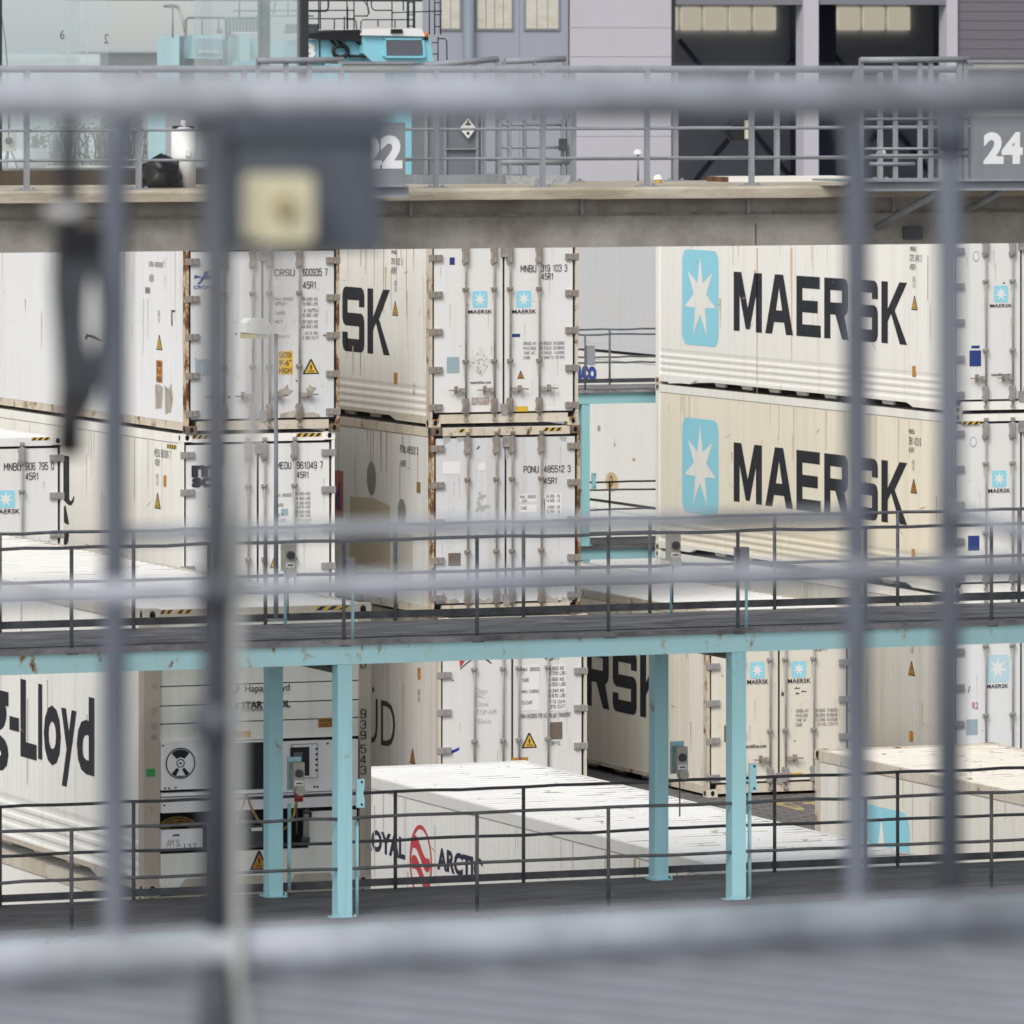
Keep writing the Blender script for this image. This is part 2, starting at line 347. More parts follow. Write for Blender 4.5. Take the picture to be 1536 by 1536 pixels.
class Container:
    def __init__(c, label, x, y, lvl, wall, frame, roof, door=None, cast=None, rods=True, castm=None, end='door', ribs=False, neck=False, clean=True, detail=True, group=None):
        c.x, c.y, c.z = x, y, lvl*H
        c.door_m, c.wall_m = door or wall, wall
        r = c.root = thing('refrigerated_container', label, 'shipping container', (x, y, c.z), group)
        cast = cast or frame
        # frame: posts, rails, header, sill
        b = MB(); b.box(.06, W-.06, .07, L-.04, .15, H-.06); b.build('insulated_body', DARK if end == 'door' else wall, r)  # door-end cores are black, so gaps beside the rails read as shade
        for x0, x1 in ((0, .04), (W-.04, W)):
            for y0, y1 in ((.001, .16), (L-.16, L)): MB().box(x0, x1, y0, y1, CASTH, H-CASTH).build('corner_post', cast if not clean else frame, r)
        b = MB()
        for s in (0, 1):
            X = (lambda u: u) if s == 0 else (lambda u: W-u)
            xs = sorted((X(.002), X(.07)))
            b.box(xs[0], xs[1], .16, L-.16, H-.14, H-.012)
            zn = .11 if neck else .05; zf = .045
            poly = [(.16, zf), (.16, .165), (L-.16, .165), (L-.16, zf), (L-1.5, zf), (L-1.75, zn), (1.75, zn), (1.5, zf)]
            b.prism(poly, lambda u, v: (xs[0], u, v), lambda u, v: (xs[1], u, v))
            if neck:
                for k in range(7):
                    yy = 2.6+k*1.15; b.prism([(yy, .03), (yy, .125), (yy+.5, .125), (yy+.4, .03), (yy+.1, .03)], lambda u, v: (X(.16), u, v), lambda u, v: (X(.2), u, v))
        b.box(.17, W-.17, .004, .09, H-.13, H-.012); b.box(.17, W-.17, .004, .09, .05, .185)
        b.box(.17, W-.17, L-.09, L-.004, H-.13, H-.006); b.box(.17, W-.17, L-.09, L-.004, .03, .185)
        b.build('frame', frame, r)
        castm = castm or cast; cm = shared(('cast', castm.name), lambda: casting_mesh(castm))
        for ix_ in (0, 1):
            for iy_ in (0, 1):
                for iz_ in (0, 1):
                    o = link('corner_casting', cm, r, (ix_*W, iy_*L, H-CASTH if iz_ else 0)); o.scale = (-1 if ix_ else 1, -1 if iy_ else 1, 1)
        # left wall with fine vertical grooves, right wall and back wall plain
        b = MB(); z1 = H-.148; z0 = .62 if ribs else .168
        row = []; y = .1
        while y < L-.14:
            row += [(y, .012), (y+.115, .012), (y+.125, .0142), (y+.14, .0142), (y+.15, .012)]; y += .152
        row = [(.155 if i == 0 else y_, x_) for i, (y_, x_) in enumerate(q for q in row if q[0] > .15)]
        b.sheet([[(x_, y_, z_) for y_, x_ in row] for z_ in (z0, z1)])
        if ribs:
            prof = [(.62, .012)]
            for k in range(4):
                zc = .57-k*.112; prof += [(zc, .020), (zc-.03, .020), (zc-.055, .0105), (zc-.085, .0105)]
            prof += [(.168, .02)]
            b.sheet([[(x_, .155, z_), (x_, L-.155, z_)] for z_, x_ in prof])
        b.build('side_wall', wall, r)
        b = MB(); b.box(W-.05, W-.015, .1, L-.1, .17, H-.148); b.box(.045, W-.045, L-.05, L-.02, .19, H-.14); b.build('rear_wall', wall, r)
        b = MB(); row = []; y = .095
        while y < L-.1:
            row += [(y, H-.042), (y+.1, H-.042), (y+.13, H-.016), (y+.2, H-.016)]; y += .23
        b.sheet([[(x_, y_, z_) for y_, z_ in row] for x_ in (.072, W-.072)])
        b.build('roof', roof, r)
        if end == 'door' and detail: c.doors(clean, rods)
        elif end == 'door': MB().box(.04, W-.04, .03, .07, .19, H-.14).build('door', c.door_m, r)
    def doors(c, clean, rods):
        r = c.root
        b = MB()
        for x0, x1 in ((.042, .082), (W-.082, W-.042), (W/2-.02, W/2+.02)): b.box(x0, x1, .045, .075, .19, H-.135)
        b.box(.082, W-.082, .046, .075, .187, .222); b.box(.082, W-.082, .046, .075, H-.17, H-.132)
        b.build('door_seal', BLACK, r)
        rm = shared(('rod', clean), rod_mesh_clean if clean else rod_mesh)
        hm = shared(('hinge', clean), lambda: hinge_mesh(STEEL if clean else STEELW))
        for k in (0, 1):
            x0, x1 = ((.078, W/2-.018), (W/2+.018, W-.078))[k]
            d = MB().box(x0, x1, DOORY, .07, .218, H-.168).build('door', c.door_m, r)
            for x in ((.58, 1.05), (1.31, 1.79))[k]:
                link('lock_rod', rm, d, (x, -.022, 0))
            s = -1 if k == 0 else 1
            if rods:
                hd = shared(('handle', s), lambda: handle_mesh(s))
                for x in ((.56, 1.03), (1.33, 1.81))[k]: link('handle', hd, d, (x, -.005, .56+(.004 if x > 1.7 else 0)))
            for z in (.3, .87, 1.45, 2.02, 2.58):
                o = link('hinge', hm, d, (0 if k == 0 else W, 0, z)); o.scale = (1 if k == 0 else -1, 1, 1)
        for z0, z1 in ((.17, .34), (H-.31, H-.14)): MB().box(W/2-.05, W/2+.05, -.012, .03, z0, z1).build('centre_latch', STEEL, r)
    # decals -------------------------------------------------
    def dmap(c, x0, y0, x1, y1, lay=0):
        Y = c.y+DOORY; a, b_ = ix(x0, Y), ix(x1, Y); m_ = (a+b_)/2; zt, zb = zz(y0, m_, Y)-c.z, zz(y1, m_, Y)-c.z
        return lambda u, v: (a+(b_-a)*u-c.x, DOORY-.004-.003*lay, zb+(zt-zb)*v)
    def smap(c, x0, y0, x1, y1, lay=0):
        a, b_ = iy(x0, c.x), iy(x1, c.x); m_ = (a+b_)/2; zt, zb = zz(y0, c.x, m_)-c.z, zz(y1, c.x, m_)-c.z
        return lambda u, v: (.008-.0025*lay, a+(b_-a)*u-c.y, zb+(zt-zb)*v)
    def smap_m(c, yl, yr, zb, zt, lay=0):
        return lambda u, v: (.008-.0025*lay, yl+(yr-yl)*u, zb+(zt-zb)*v)
    def dmap_m(c, xl, xr, zb, zt, lay=0):
        return lambda u, v: (xl+(xr-xl)*u, DOORY-.004-.003*lay, zb+(zt-zb)*v)
    def text(c, name, items, m, side=False, bold=.014):
        b = MB()
        for it in items:
            s, x0, y0, x1, y1 = it[:5]
            fn = (c.smap if side else c.dmap)(x0, y0, x1, y1, 2)
            if name in ('lettering', 'data_lettering', 'side_code', 'small_lettering', 'post_lettering') and s not in ('MAERSK', 'maerskline.com', 'INTEGRATED') or (name == 'side_lettering' and s[-1].isdigit()):
                stroke_text(b, s, fn, .125, 0, len(it) > 5)
            else: put_text(b, s, fn, bold, 0, len(it) > 5)
        return b.build(name, m, c.root)
    def patch(c, name, m, x0, y0, x1, y1, side=False, poly=None, lay=0, ang=0):
        fn = (c.smap if side else c.dmap)(x0, y0, x1, y1, lay)
        b = MB(); b.face([fn(u, v) for u, v in (poly or [(0, 0), (1, 0), (1, 1), (0, 1)])]); return b.build(name, m, c.root)
    def triangle(c, x0, y0, x1, y1, side=False, m=None):
        f0 = (c.smap if side else c.dmap)(x0, y0, x1, y1, 0); f1 = (c.smap if side else c.dmap)(x0, y0, x1, y1, 1); f2 = (c.smap if side else c.dmap)(x0, y0, x1, y1, 2)
        b = MB(); b.face([f0(u, v) for u, v in ((.0, .0), (1, 0), (1, .06), (.55, 1), (.45, 1), (0, .06))], 1)
        b.face([f1(u, v) for u, v in ((.1, .07), (.9, .07), (.5, .87))], 0)
        b.face([f2(u, v) for u, v in ((.46, .3), (.54, .3), (.55, .6), (.45, .6))], 1)
        for k in range(2): b.face([f2(u, v) for u, v in ((.3, .13+k*.08), (.7, .13+k*.08), (.7, .16+k*.08), (.3, .16+k*.08))], 1)
        return b.build('warning_triangle', [m or YEL, INK], c.root)
    def label(c, x0, y0, x1, y1, side=False, m=None, txt=None, rot=False):
        f = (c.smap if side else c.dmap); b = MB(); f0 = f(x0, y0, x1, y1, 0); b.face([f0(u, v) for u, v in ((0, 0), (1, 0), (1, 1), (0, 1))])
        n = len(txt) if txt else 0
        for i, t in enumerate(txt or []):
            g0, g1 = (1-(i+.88)/n, 1-(i+.14)/n)
            f1 = f(x0, y0, x1, y1, 1); put_text(b, t, lambda u, v: f1(.1+.8*u, g0+(g1-g0)*v), .012, 1, rot)
        return b.build('sticker', [m or YEL, INK], c.root)
    def hazard(c, x0, y0, x1, y1, n=4):
        """black and yellow stripes on the header"""
        a, b_ = ix(x0, c.y), ix(x1, c.y); m_ = (a+b_)/2; zt, zb = zz(y0, m_, c.y)-c.z, zz(y1, m_, c.y)-c.z
        f = lambda u, v, k: (a+(b_-a)*u-c.x, .001-.002*k, zb+(zt-zb)*v)
        b = MB(); b.face([f(0, 0, 0), f(1, 0, 0), f(1, 1, 0), f(0, 1, 0)], 0)
        for k in range(n):
            u0 = k/n; b.face([f(u0, 0, 1), f(u0+.5/n, 0, 1), f(u0+.95/n, 1, 1), f(u0+.45/n, 1, 1)], 1)
        return b.build('hazard_stripe', [YEL, INK], c.root)
    def small_logo(c, x0, y0, x1, y1, tx0, ty0, tx1, ty1, m=None):
        f0, f1 = c.dmap(x0, y0, x1, y1, 0), c.dmap(x0, y0, x1, y1, 1)
        lg = MB(); lg.face([f0(u, v) for u, v in rounded(.13)])
        lo = lg.build('logo', m or LOGOT, c.root)
        st = MB(); s7 = star7(); cc = f1(.5, .5)
        for k in range(14): st.face([cc, f1(*s7[k]), f1(*s7[(k+1) % 14])])
        st.build('star', WHITE, lo)
        c.text('lettering', [('MAERSK', tx0, ty0, tx1, ty1)], INK, bold=.012)
    def big_logo(c, faded=None):
        f0, f1 = c.smap_m(11.03, 9.435, .722, 2.362, 0), c.smap_m(11.03, 9.435, .722, 2.362, 1)
        lg = MB(); lg.face([f0(u, v) for u, v in rounded(.13)]); lo = lg.build('logo', faded or LOGOT, c.root)
        s7 = star7(.44, .17); st = MB(); cc = f1(.5, .5)
        for k in range(14): st.face([cc, f1(*s7[k]), f1(*s7[(k+1) % 14])])
        st.build('star', STAR, lo)
        b = MB(); block_text(b, 'MAERSK', c.smap_m(8.78, 1.735, 1.03, 2.03, 0), .14); b.build('lettering', INK, c.root)

def wear(c, seed, n=26, tint=(.50, .42, .30), dark=(.36, .31, .26), y1=11.8):
    """rain runs, rust runs, scratches and small dents on the visible side, plus a few scuffs on the doors"""
    q = random.Random(seed); b = MB(); X = .0098
    for k in range(n):
        y, z1 = q.uniform(.3, y1), q.choice((H-.16, q.uniform(.9, H-.3))); h_, w_ = q.uniform(.15, 1.1), q.uniform(.008, .03)
        z0 = max(.66, z1-h_); wb = w_*q.uniform(.1, .5); x = X-.00006*k
        b.face([(x, y-w_, z1), (x, y+w_, z1), (x, y+wb+q.uniform(-.02, .02), z0), (x, y-wb, z0)], 0 if q.random() < .85 else 2)
    for k in range(n//5):
        y, z = q.uniform(.3, y1), q.uniform(.7, H-.3); l_, a_ = q.uniform(.04, .22), q.uniform(-.6, .6); t_ = q.uniform(.003, .008); x = X-.003-.00006*k
        dy, dz = l_*math.cos(a_), l_*math.sin(a_); b.face([(x, y-dy, z-dz), (x, y, z-t_), (x, y+dy, z+dz), (x, y, z+t_)], 1)
    b.build('side_stains', [mat('stain_'+str(seed), tint, .8), mat('scratch_dark', dark, .8), mat('stain_rust', (.55, .38, .19), .8)], c.root)
def roof_wear(c, seed, n=60):
    q = random.Random(seed); b = MB()
    for k in range(n):
        j = q.randrange(2, 50); y = .095+.23*j+.165; l_ = q.uniform(.06, .5); wd = q.uniform(.012, .034)
        x1 = W-.075-(0 if q.random() < .6 else q.uniform(0, 2.0)); x0 = max(.08, x1-l_); z = H-.0145+.00002*k
        b.face([(x0, y-wd*.2, z), (x1, y-wd, z), (x1, y+wd, z), (x0, y+wd*.2, z)], q.randrange(2))
    b.build('roof_stains', [mat('roof_stain_brown', (.27, .2, .15), .85), mat('roof_stain_grey', (.5, .47, .43), .85)], c.root)
def door_wear(c, seed, n=22):
    q = random.Random(seed); b = MB(); y0 = DOORY-.003
    for k in range(n):
        x, z = q.choice((q.uniform(.12, 1.15), q.uniform(1.28, W-.12))), q.uniform(.26, H-.3); y = y0-.00005*k
        if q.random() < .55:
            w_, h_ = q.uniform(.003, .012), q.uniform(.08, .5); b.face([(x-w_, y, z), (x+w_, y, z), (x+w_*.3, y, max(.23, z-h_)), (x-w_*.2, y, max(.23, z-h_))], 0)
        else:
            r_ = q.uniform(.008, .03); b.face([(x+r_*q.uniform(.5, 1.3)*math.cos(t), y, z+r_*.7*q.uniform(.5, 1.3)*math.sin(t)) for t in [6.283*j/7 for j in range(7)]], q.choice((1, 0, 0)))
    for x in (.58, 1.05, 1.31, 1.79):
        for z in (.2, 1.0, 2.1): b.face([(x-.035, y0-.002, z-.02), (x+.035, y0-.002, z-.02), (x+.012, y0-.002, z-q.uniform(.12, .35) if z > .5 else z-.01), (x-.008, y0-.002, z-q.uniform(.1, .3) if z > .5 else z-.01)], 0)
    b.build('door_stains', [mat('door_stain', (.58, .54, .47), .8), mat('scuff_dark', (.16, .13, .11), .8)], c.root)
CREAM = painted('paint_cream', (.74, .66, .51), (.4, .33, .22), .32, .06, 1)
CREAM2 = painted('paint_deep_cream', (.87, .81, .67), (.55, .46, .31), .32, .08, 2)
IVORY = painted('paint_ivory', (.88, .865, .81), (.54, .49, .39), .32, .06, 3)
WHITEP = painted('paint_white', (.76, .755, .735), (.42, .4, .35), .22, .02, 4)
WHITEC = painted('paint_cold_white', (.78, .785, .79), (.45, .42, .37), .3, .06, 5, edge=.9)
GREYW = painted('paint_grey_white', (.72, .715, .69), (.42, .40, .34), .42, .1, 6, edge=1.0)
GREYD = painted('paint_grey_door', (.66, .67, .68), (.40, .35, .27), .5, .16, 7)
SUEDW = painted('paint_dull_side', (.70, .685, .65), (.22, .19, .15), .45, .03, 8)
SEAW = painted('paint_seaco', (.82, .81, .76), (.5, .44, .33), .2, .06, 9)
PALEG = painted('paint_pale_grey', (.62, .62, .63), (.45, .44, .42), .25, .02, 10)
DIRTW = painted('paint_dirty_frame', (.62, .57, .48), (.26, .2, .13), .6, .42, 11, .6, 2.5)
RUSTF = painted('frame_rusty', (.62, .56, .46), (.25, .18, .1), .6, .62, 12, .7, 2.5)
RUSTH = painted('frame_very_rusty', (.55, .46, .34), (.2, .11, .05), .7, .98, 13, .75, 2.5)
CASTD = painted('casting_dark', (.13, .1, .08), (.05, .03, .02), .6, .6, 14, .8)
ROOFW = painted('roof_white', (.76, .755, .74), (.46, .42, .34), .4, .2, 15, .5, 2)
ROOFR = painted('roof_stained', (.78, .74, .66), (.45, .36, .24), .35, .4, 16, .5, 2)

# -- row with its doors towards us, seen between the walkways
ux = ix(272.5, 103.53)
c_mn = Container('white container with code MNBU 906 795 0, lower level at the far left edge', ix(95, 103.5)-W, 103.5, 1, WHITEP, WHITEP, ROOFW, ribs=False)
c = c_mn
c.text('lettering', [('MNBU', 6, 694, 30.5, 706), ('906 795 0', 38.5, 693, 80, 705), ('45R1', 38.5, 708.5, 57, 720)], INK)
c.small_logo(-5, 735.5, 22.3, 762, -10, 763.5, 29.5, 770.5)
c.text('data_lettering', [('TARE  10.140 LBS.', 50, 811, 76, 816), ('CUBE  2.369 FT', 50, 819, 76, 824)], INKG)
c.hazard(47, 656, 75, 660.5, 3)
Container('white container at ground level under code MNBU 906 795 0', c.x, 103.5, 0, WHITEP, WHITEP, ROOFW, detail=False)

c = c_cr = Container('grey-white container with rusty left post and code 600935 7, top of its stack', ux+.065, 103.5, 2, WHITEC, RUSTF, ROOFW, door=GREYD, cast=RUSTH, castm=CASTD, clean=False)
c.text('lettering', [('CRSU', 412, 403.5, 441, 414), ('600935 7', 454.5, 402.5, 490.5, 414), ('45R1', 454.5, 422, 473.5, 433)], INK)
c.text('data_lettering', [('MAX GROSS', 412, 446, 439, 450.5), ('WEIGHT', 412, 453, 430, 457.5), ('TARE', 412, 467, 428, 472), ('NET', 412, 480, 424, 484.5), ('WEIGHT', 412, 487.5, 430, 492), ('CAPACITY', 412, 503, 434, 507),
  ('34.000 kg', 453, 446, 476, 451), ('74.960 lbs', 453, 453, 476, 458), ('4.700 kg', 456, 463, 476, 468), ('10.360 lbs', 453, 470, 476, 475), ('29.300 kg', 453, 480, 476, 485), ('64.600 lbs', 453, 487, 476, 492), ('67.5 m3', 458, 497, 476, 502), ('2.382 cu.ft', 454, 504, 478, 509)], INKG)
c.text('maker_lettering', [('CRONOS', 290, 428, 330, 433)], INKB)
hb = MB(); fn = c.dmap(291, 406, 329, 427, 1)
for poly in ([(.25, .35), (.6, .42), (.75, .6), (.6, .68), (.3, .58)], [(.7, .55), (.85, .95), (1, .85), (.97, .7), (.85, .62), (.8, .5)], [(.3, .38), (.12, .05), (.2, .02), (.4, .4)], [(.55, .42), (.85, .28), (.8, .12), (.86, .1), (.93, .32), (.65, .5)], [(.28, .55), (.0, .45), (.02, .7), (.25, .6)], [(.35, .6), (.42, .95), (.62, .98), (.55, .68)]):
    hb.face([fn(u, v) for u, v in poly])
hb.build('horse_emblem', INKB, c.root)
c.label(416, 526.5, 439, 561.5, txt=['CAUTION', "9'-6\"", 'HIGH'], m=YEL); c.triangle(454.5, 538.5, 478, 561)
c.patch('plate', PLATEB, 293, 539, 323, 563)
c.patch('dirt_patch', GRIME, 420, 615, 481, 626, poly=[(0, 0), (1, 0), (.95, .4), (.8, .7), (.6, .55), (.45, 1), (.2, .8), (0, .5)])
c.patch('dirt_patch', GRIME, 418, 576, 440, 597, poly=[(.1, .3), (.4, .1), (.7, .2), (1, .5), (.7, .6), (.6, 1), (.35, .7), (0, .6)])
c.patch('dirt_patch', GRIME, 457, 576, 475, 596, poly=[(0, .6), (.4, .5), (.5, .0), (.8, .5), (1, .7), (.6, .8), (.4, 1), (.3, .75)])
c.text('side_lettering', [('CRSU 600935 7', 223, 393, 247, 400.5), ('45R1', 223.5, 412, 230, 423)], INKG, True)
c.text('small_lettering', [('HEIGHT 2.9 m', 236, 466, 239.5, 483, 1)], INKG, True)
c.triangle(233.8, 502.5, 242.5, 525, True); c.label(233.5, 540.5, 242.5, 574, True, ORA, ['CAUTION', "9'-6\"", 'HIGH'])
c.patch('dirt_patch', GRIME, 232, 576, 243, 614, True, [(0, 0), (.9, .06), (1, .9), (.4, 1), (0, .95)]); c.patch('dirt_patch', GRIME, 246, 574, 258, 622, True, [(.1, 0), (.8, .1), (1, .5), (.85, 1), (.5, .8), (.0, .9)])
c.patch('rust_scar', RUST, 126, 502, 152, 512, True, [(.0, .4), (.1, 1), (.5, .9), (1, .3), (.95, .1), (.6, .4), (.2, .6), (.08, 0)])
c.patch('rust_scar', RUST, 256, 465, 262, 490, True, [(0, .1), (.3, 0), (.25, .85), (1, .9), (1, 1), (0, 1)])
c.patch('rust_scar', STEELW, 217, 431, 224, 440, True)

c = c_me = Container('white container with code MEDU 961049 7 under a rusty grey-white one', ux, 103.53, 1, IVORY, IVORY, ROOFW, door=WHITEP, rods=False)
c.text('lettering', [('MEDU', 415, 692.5, 436, 703.5), ('961049 7', 445.5, 692, 483.5, 703), ('45R1', 445.5, 707, 462.5, 717)], INK)
c.text('data_lettering', [('MAX GROSS', 412, 740, 437, 745), ('TARE', 412, 755, 425, 760), ('NET', 412, 770, 425, 775), ('CU.CAP.', 412, 778, 429, 783), ('34.000 KGS.', 442.5, 738, 466, 742.5), ('74.960 LBS.', 442.5, 745, 466, 749.5), ('4.360 KGS.', 445, 752, 466, 756.5), ('9.610 LBS.', 445, 758, 466, 762.5),
  ('29.640 KGS.', 442.5, 765, 466, 769.5), ('65.350 LBS.', 442.5, 771, 466, 775.5), ('67.5 CU.M', 446, 778, 466, 782.5), ('2.386 CU.FT', 443, 785, 466, 789.5)], INKG)
c.text('brand_lettering', [('m', 287, 697.5, 327, 715.5), ('sc', 287.5, 716, 318, 731)], INK, bold=.05)
c.patch('sticker', PLATEB, 421.5, 763, 432, 773.5); c.hazard(287, 652.5, 323, 658, 4); c.hazard(444, 649.5, 482.5, 655, 4)
c.triangle(405, 835, 418, 852)
c.text('side_lettering', [('MEDU 961049 7', 231.5, 674.5, 255.5, 686.5), ('45R1', 232.2, 688.5, 239, 699)], INKG, True)
c.text('small_lettering', [('HEIGHT 2.9 m', 233.5, 711, 237.2, 727, 1)], INKG, True)
c.label(244.3, 713, 248.7, 730, True, ORA); c.triangle(231, 739.5, 240, 763, True)
fs_ = c.smap(250, 667, 264, 673, 1); hz = MB(); hz.face([fs_(u, v) for u, v in ((0, 0), (1, 0), (1, 1), (0, 1))], 0)
for k in range(4): hz.face([(fs_(0, 0)[0]-.002, *fs_(k/4+a, v)[1:]) for a, v in ((0, 0), (.12, 0), (.2, 1), (.08, 1))], 1)
hz.build('hazard_stripe', [YEL, INK], c.root)
bl = MB(); fb = c.smap(94, 684, 110.5, 757, 0)
bl.face([fb(u, v) for u, v in ((.0, .1), (.0, 1), (.55, 1), (.55, .12), (.65, .08), (.8, .1), (.95, .2), (1, .2), (.98, .1), (.75, .0), (.5, -.01), (.2, .04))])
fb = c.smap(95, 758, 103, 786, 0); bl.face([fb(u, v) for u, v in ((0, .1), (0, .9), (.3, 1), (1, 0), (.4, .0))])
fb = c.smap(95, 798, 103, 818, 0); bl.face([fb(u, v) for u, v in ((0, 0), (0, 1), (1, 1), (.8, .3), (.4, 0))])
bl.build('brand_lettering', INK, c.root)
Container('ivory container at ground level under code MEDU 961049 7', ux, 103.53, 0, IVORY, IVORY, ROOFW, detail=False)

# centre stack
PEEL = mottled('peeled_paper', (.30, .25, .18), (.70, .69, .66), (26, 26, 26), .36, .5, .8)
c = c_c3 = Container('white star-logo container with code MNBU 319 103 3, top of the centre stack', 39.80, 104.16, 2, painted('paint_c3', (.84, .82, .76), (.48, .43, .34), .4, .12, 21, edge=1.0), DIRTW, ROOFW, door=WHITEP, cast=RUSTF, ribs=True, neck=True, clean=False)
c.text('lettering', [('MNBU', 781, 397.3, 803.5, 408.5), ('319 103 3', 812, 396.5, 850, 407.5), ('45R1', 812, 409.5, 829.5, 419.5), ('maerskline.com', 705, 571, 736, 575.5)], INK)
c.small_logo(708.5, 436.3, 731, 461.5, 702, 464.5, 738, 470.3); c.small_logo(774.3, 436, 796.8, 461.3, 768, 464.2, 804, 470.2)
c.text('data_lettering', [('GROSS WT.', 785, 512.5, 805, 517.5), ('PAYLOAD', 785, 519.8, 803, 524.5), ('TARE WT.', 785, 527, 803, 531.5), ('CUBE', 785, 534, 795, 538.5), ('74.960LB. 34.000KG.', 810, 512, 847, 517), ('65.220LB. 29.580KG.', 810, 519.3, 847, 524), ('9.740LB.  4.420KG.', 812, 526.5, 847, 531), ('2.384FT3  67.5M3', 812, 533.5, 846, 538)], INKG)
c.patch('sticker', NAVY, 674.3, 386, 682, 397.3); c.patch('sticker', NAVY, 768, 500.7, 780, 505.5); c.patch('plate', PLATEB, 670, 535.5, 689, 559.5)
c.patch('peeled_placard', PEEL, 703, 517, 738, 567, poly=[(.5, 1), (.62, .84), (.66, .72), (.8, .66), (.98, .5), (.86, .4), (.7, .2), (.55, .04), (.4, .08), (.26, .24), (.1, .38), (.02, .5), (.16, .62), (.32, .7), (.42, .88)])
c.patch('plate', mottled('corroded_plate', (.3, .23, .2), (.55, .5, .47), (30, 30, 30), .4, .6), 707, 596, 734, 607.5); c.label(772.8, 609.5, 792, 617.3, m=YEL)
c.patch('sticker', WHITE, 818, 609.5, 836, 613.5); c.triangle(776, 556, 786, 568, m=ORA)
b = MB(); block_text(b, 'MAERSK', c.smap_m(8.78, 1.765, 1.03, 2.045, 0), .14); b.build('side_lettering', INK, c.root)
c.text('side_code', [('MNBU', 586.5, 375, 594.5, 381), ('319 103 3', 586.5, 387, 603, 397), ('45R1', 586.5, 400.5, 594, 411)], INKG, True)
c.text('small_lettering', [('HEIGHT 2.9 m', 591, 421, 595, 437, 1)], INKG, True)
c.triangle(587.7, 451.5, 596.2, 473.5, True); c.label(589.8, 559, 595, 576, True, ORA); c.text('small_lettering', [('LIFT HERE', 619.5, 575, 622, 592, 1)], INKG, True)

c = c_c2 = Container('rusty grey container with code PONU 485512 3, middle of the centre stack', 39.75, 103.95, 1, GREYW, RUSTF, ROOFW, door=GREYD, cast=RUSTH, castm=CASTD, rods=False, clean=False)
c.text('lettering', [('PONU', 785.5, 698.5, 807, 709), ('485512 3', 816, 697.8, 855, 708.5), ('45R1', 816, 715.8, 835, 725.8)], INK)
for q in ((779, 741, 805, 753), (779, 757, 805, 769), (815, 740, 843, 772)): c.patch('sticker', WHITE, *q)
c.text('data_lettering', [('MAX. GROSS', 780, 742.5, 803, 747.5), ('KGS', 783, 749, 790, 752.5), ('TARE', 780, 759.5, 790, 764.5), ('34.000  kg', 819, 741.5, 839.5, 746.5), ('74.960  lb', 819, 748.5, 839.5, 753), ('4.650  kg', 821, 758, 839.5, 763), ('10.250  lb', 819, 765, 839.5, 770)], INKG)
c.patch('plate', PLATE, 672.3, 829.5, 691, 849); c.patch('sticker', WHITE, 664, 692, 690, 711); c.patch('sticker', WHITE, 718, 694, 728, 706)
for q in ((712, 751, 736, 770), (716, 737, 730, 752)):
    c.patch('scuff', INKF, *q, poly=[(0, .3), (.2, .5), (.1, .9), (.3, 1), (.4, .6), (.8, .7), (1, .5), (.7, .4), (.5, .1), (.3, .3), (.1, 0)])
for q, pl in (((664, 655, 676, 668), [(0, 1), (1, 1), (.9, .5), (.4, .2), (.1, 0)]), ((684, 656, 702, 664), [(0, 1), (1, 1), (.8, .3), (.5, .5), (.2, .0)]), ((757, 655, 765, 690), [(0, 1), (1, 1), (.6, .5), (.8, .1), (.2, 0)]), ((838, 655, 850, 664), [(0, 1), (1, 1), (.9, .2), (.3, .4)]),
  ((812, 893, 838, 903), [(0, 0), (1, 0), (.95, .7), (.7, .5), (.4, 1), (.1, .6)]), ((840, 888, 858, 904), [(0, 0), (1, 0), (1, 1), (.6, .4), (.2, .6)]), ((706, 892, 738, 905), [(0, 0), (1, 0), (.9, .6), (.6, .3), (.3, .8), (.1, .4)]), ((660, 884, 690, 905), [(0, 0), (1, 0), (.8, .35), (.4, .25), (.15, 1)])):
    c.patch('bare_patch', GRIME if q[1] > 800 else INKF, *q, poly=pl)
c.hazard(688, 643.5, 698, 648.3, 1); c.hazard(815, 641.3, 843, 646.3, 3)
c.text('side_lettering', [('PONU 485512 3', 600, 669, 626.5, 680.5), ('45R1', 600.5, 690, 608.5, 700)], INK, True)
OVAL = [(.5+.5*math.cos(2*math.pi*k/20), .5+.5*math.sin(2*math.pi*k/20)) for k in range(20)]
STN = mat('stain_grey', (.24, .235, .22), .7)
c.patch('scuff', STN, 549.5, 692, 563, 743, True, OVAL); c.patch('scuff', STN, 596, 748, 608, 790, True, OVAL, 1)
c.label(624, 723, 629.5, 739.5, True, mottled('label_olive', (.3, .2, .05), (.2, .14, .04)))
c.patch('logo', mat('logo_brick', (.40, .15, .11), .7), 496, 705.5, 514, 776, True); c.text('logo_letter', [('d', 503.5, 724, 509.5, 765)], mat('letter_blue', (.03, .04, .16), .6), True, .04)
c.patch('repaint_patch', mat('buff_patch', (.5, .44, .33), .7), 521, 746, 584, 850, True, [(.05, 0), (1, .02), (1, .93), (.6, 1), (.05, .97)], 0)
c.patch('repaint_patch', mat('pale_patch', (.52, .5, .45), .7), 588, 800, 618, 880, True)

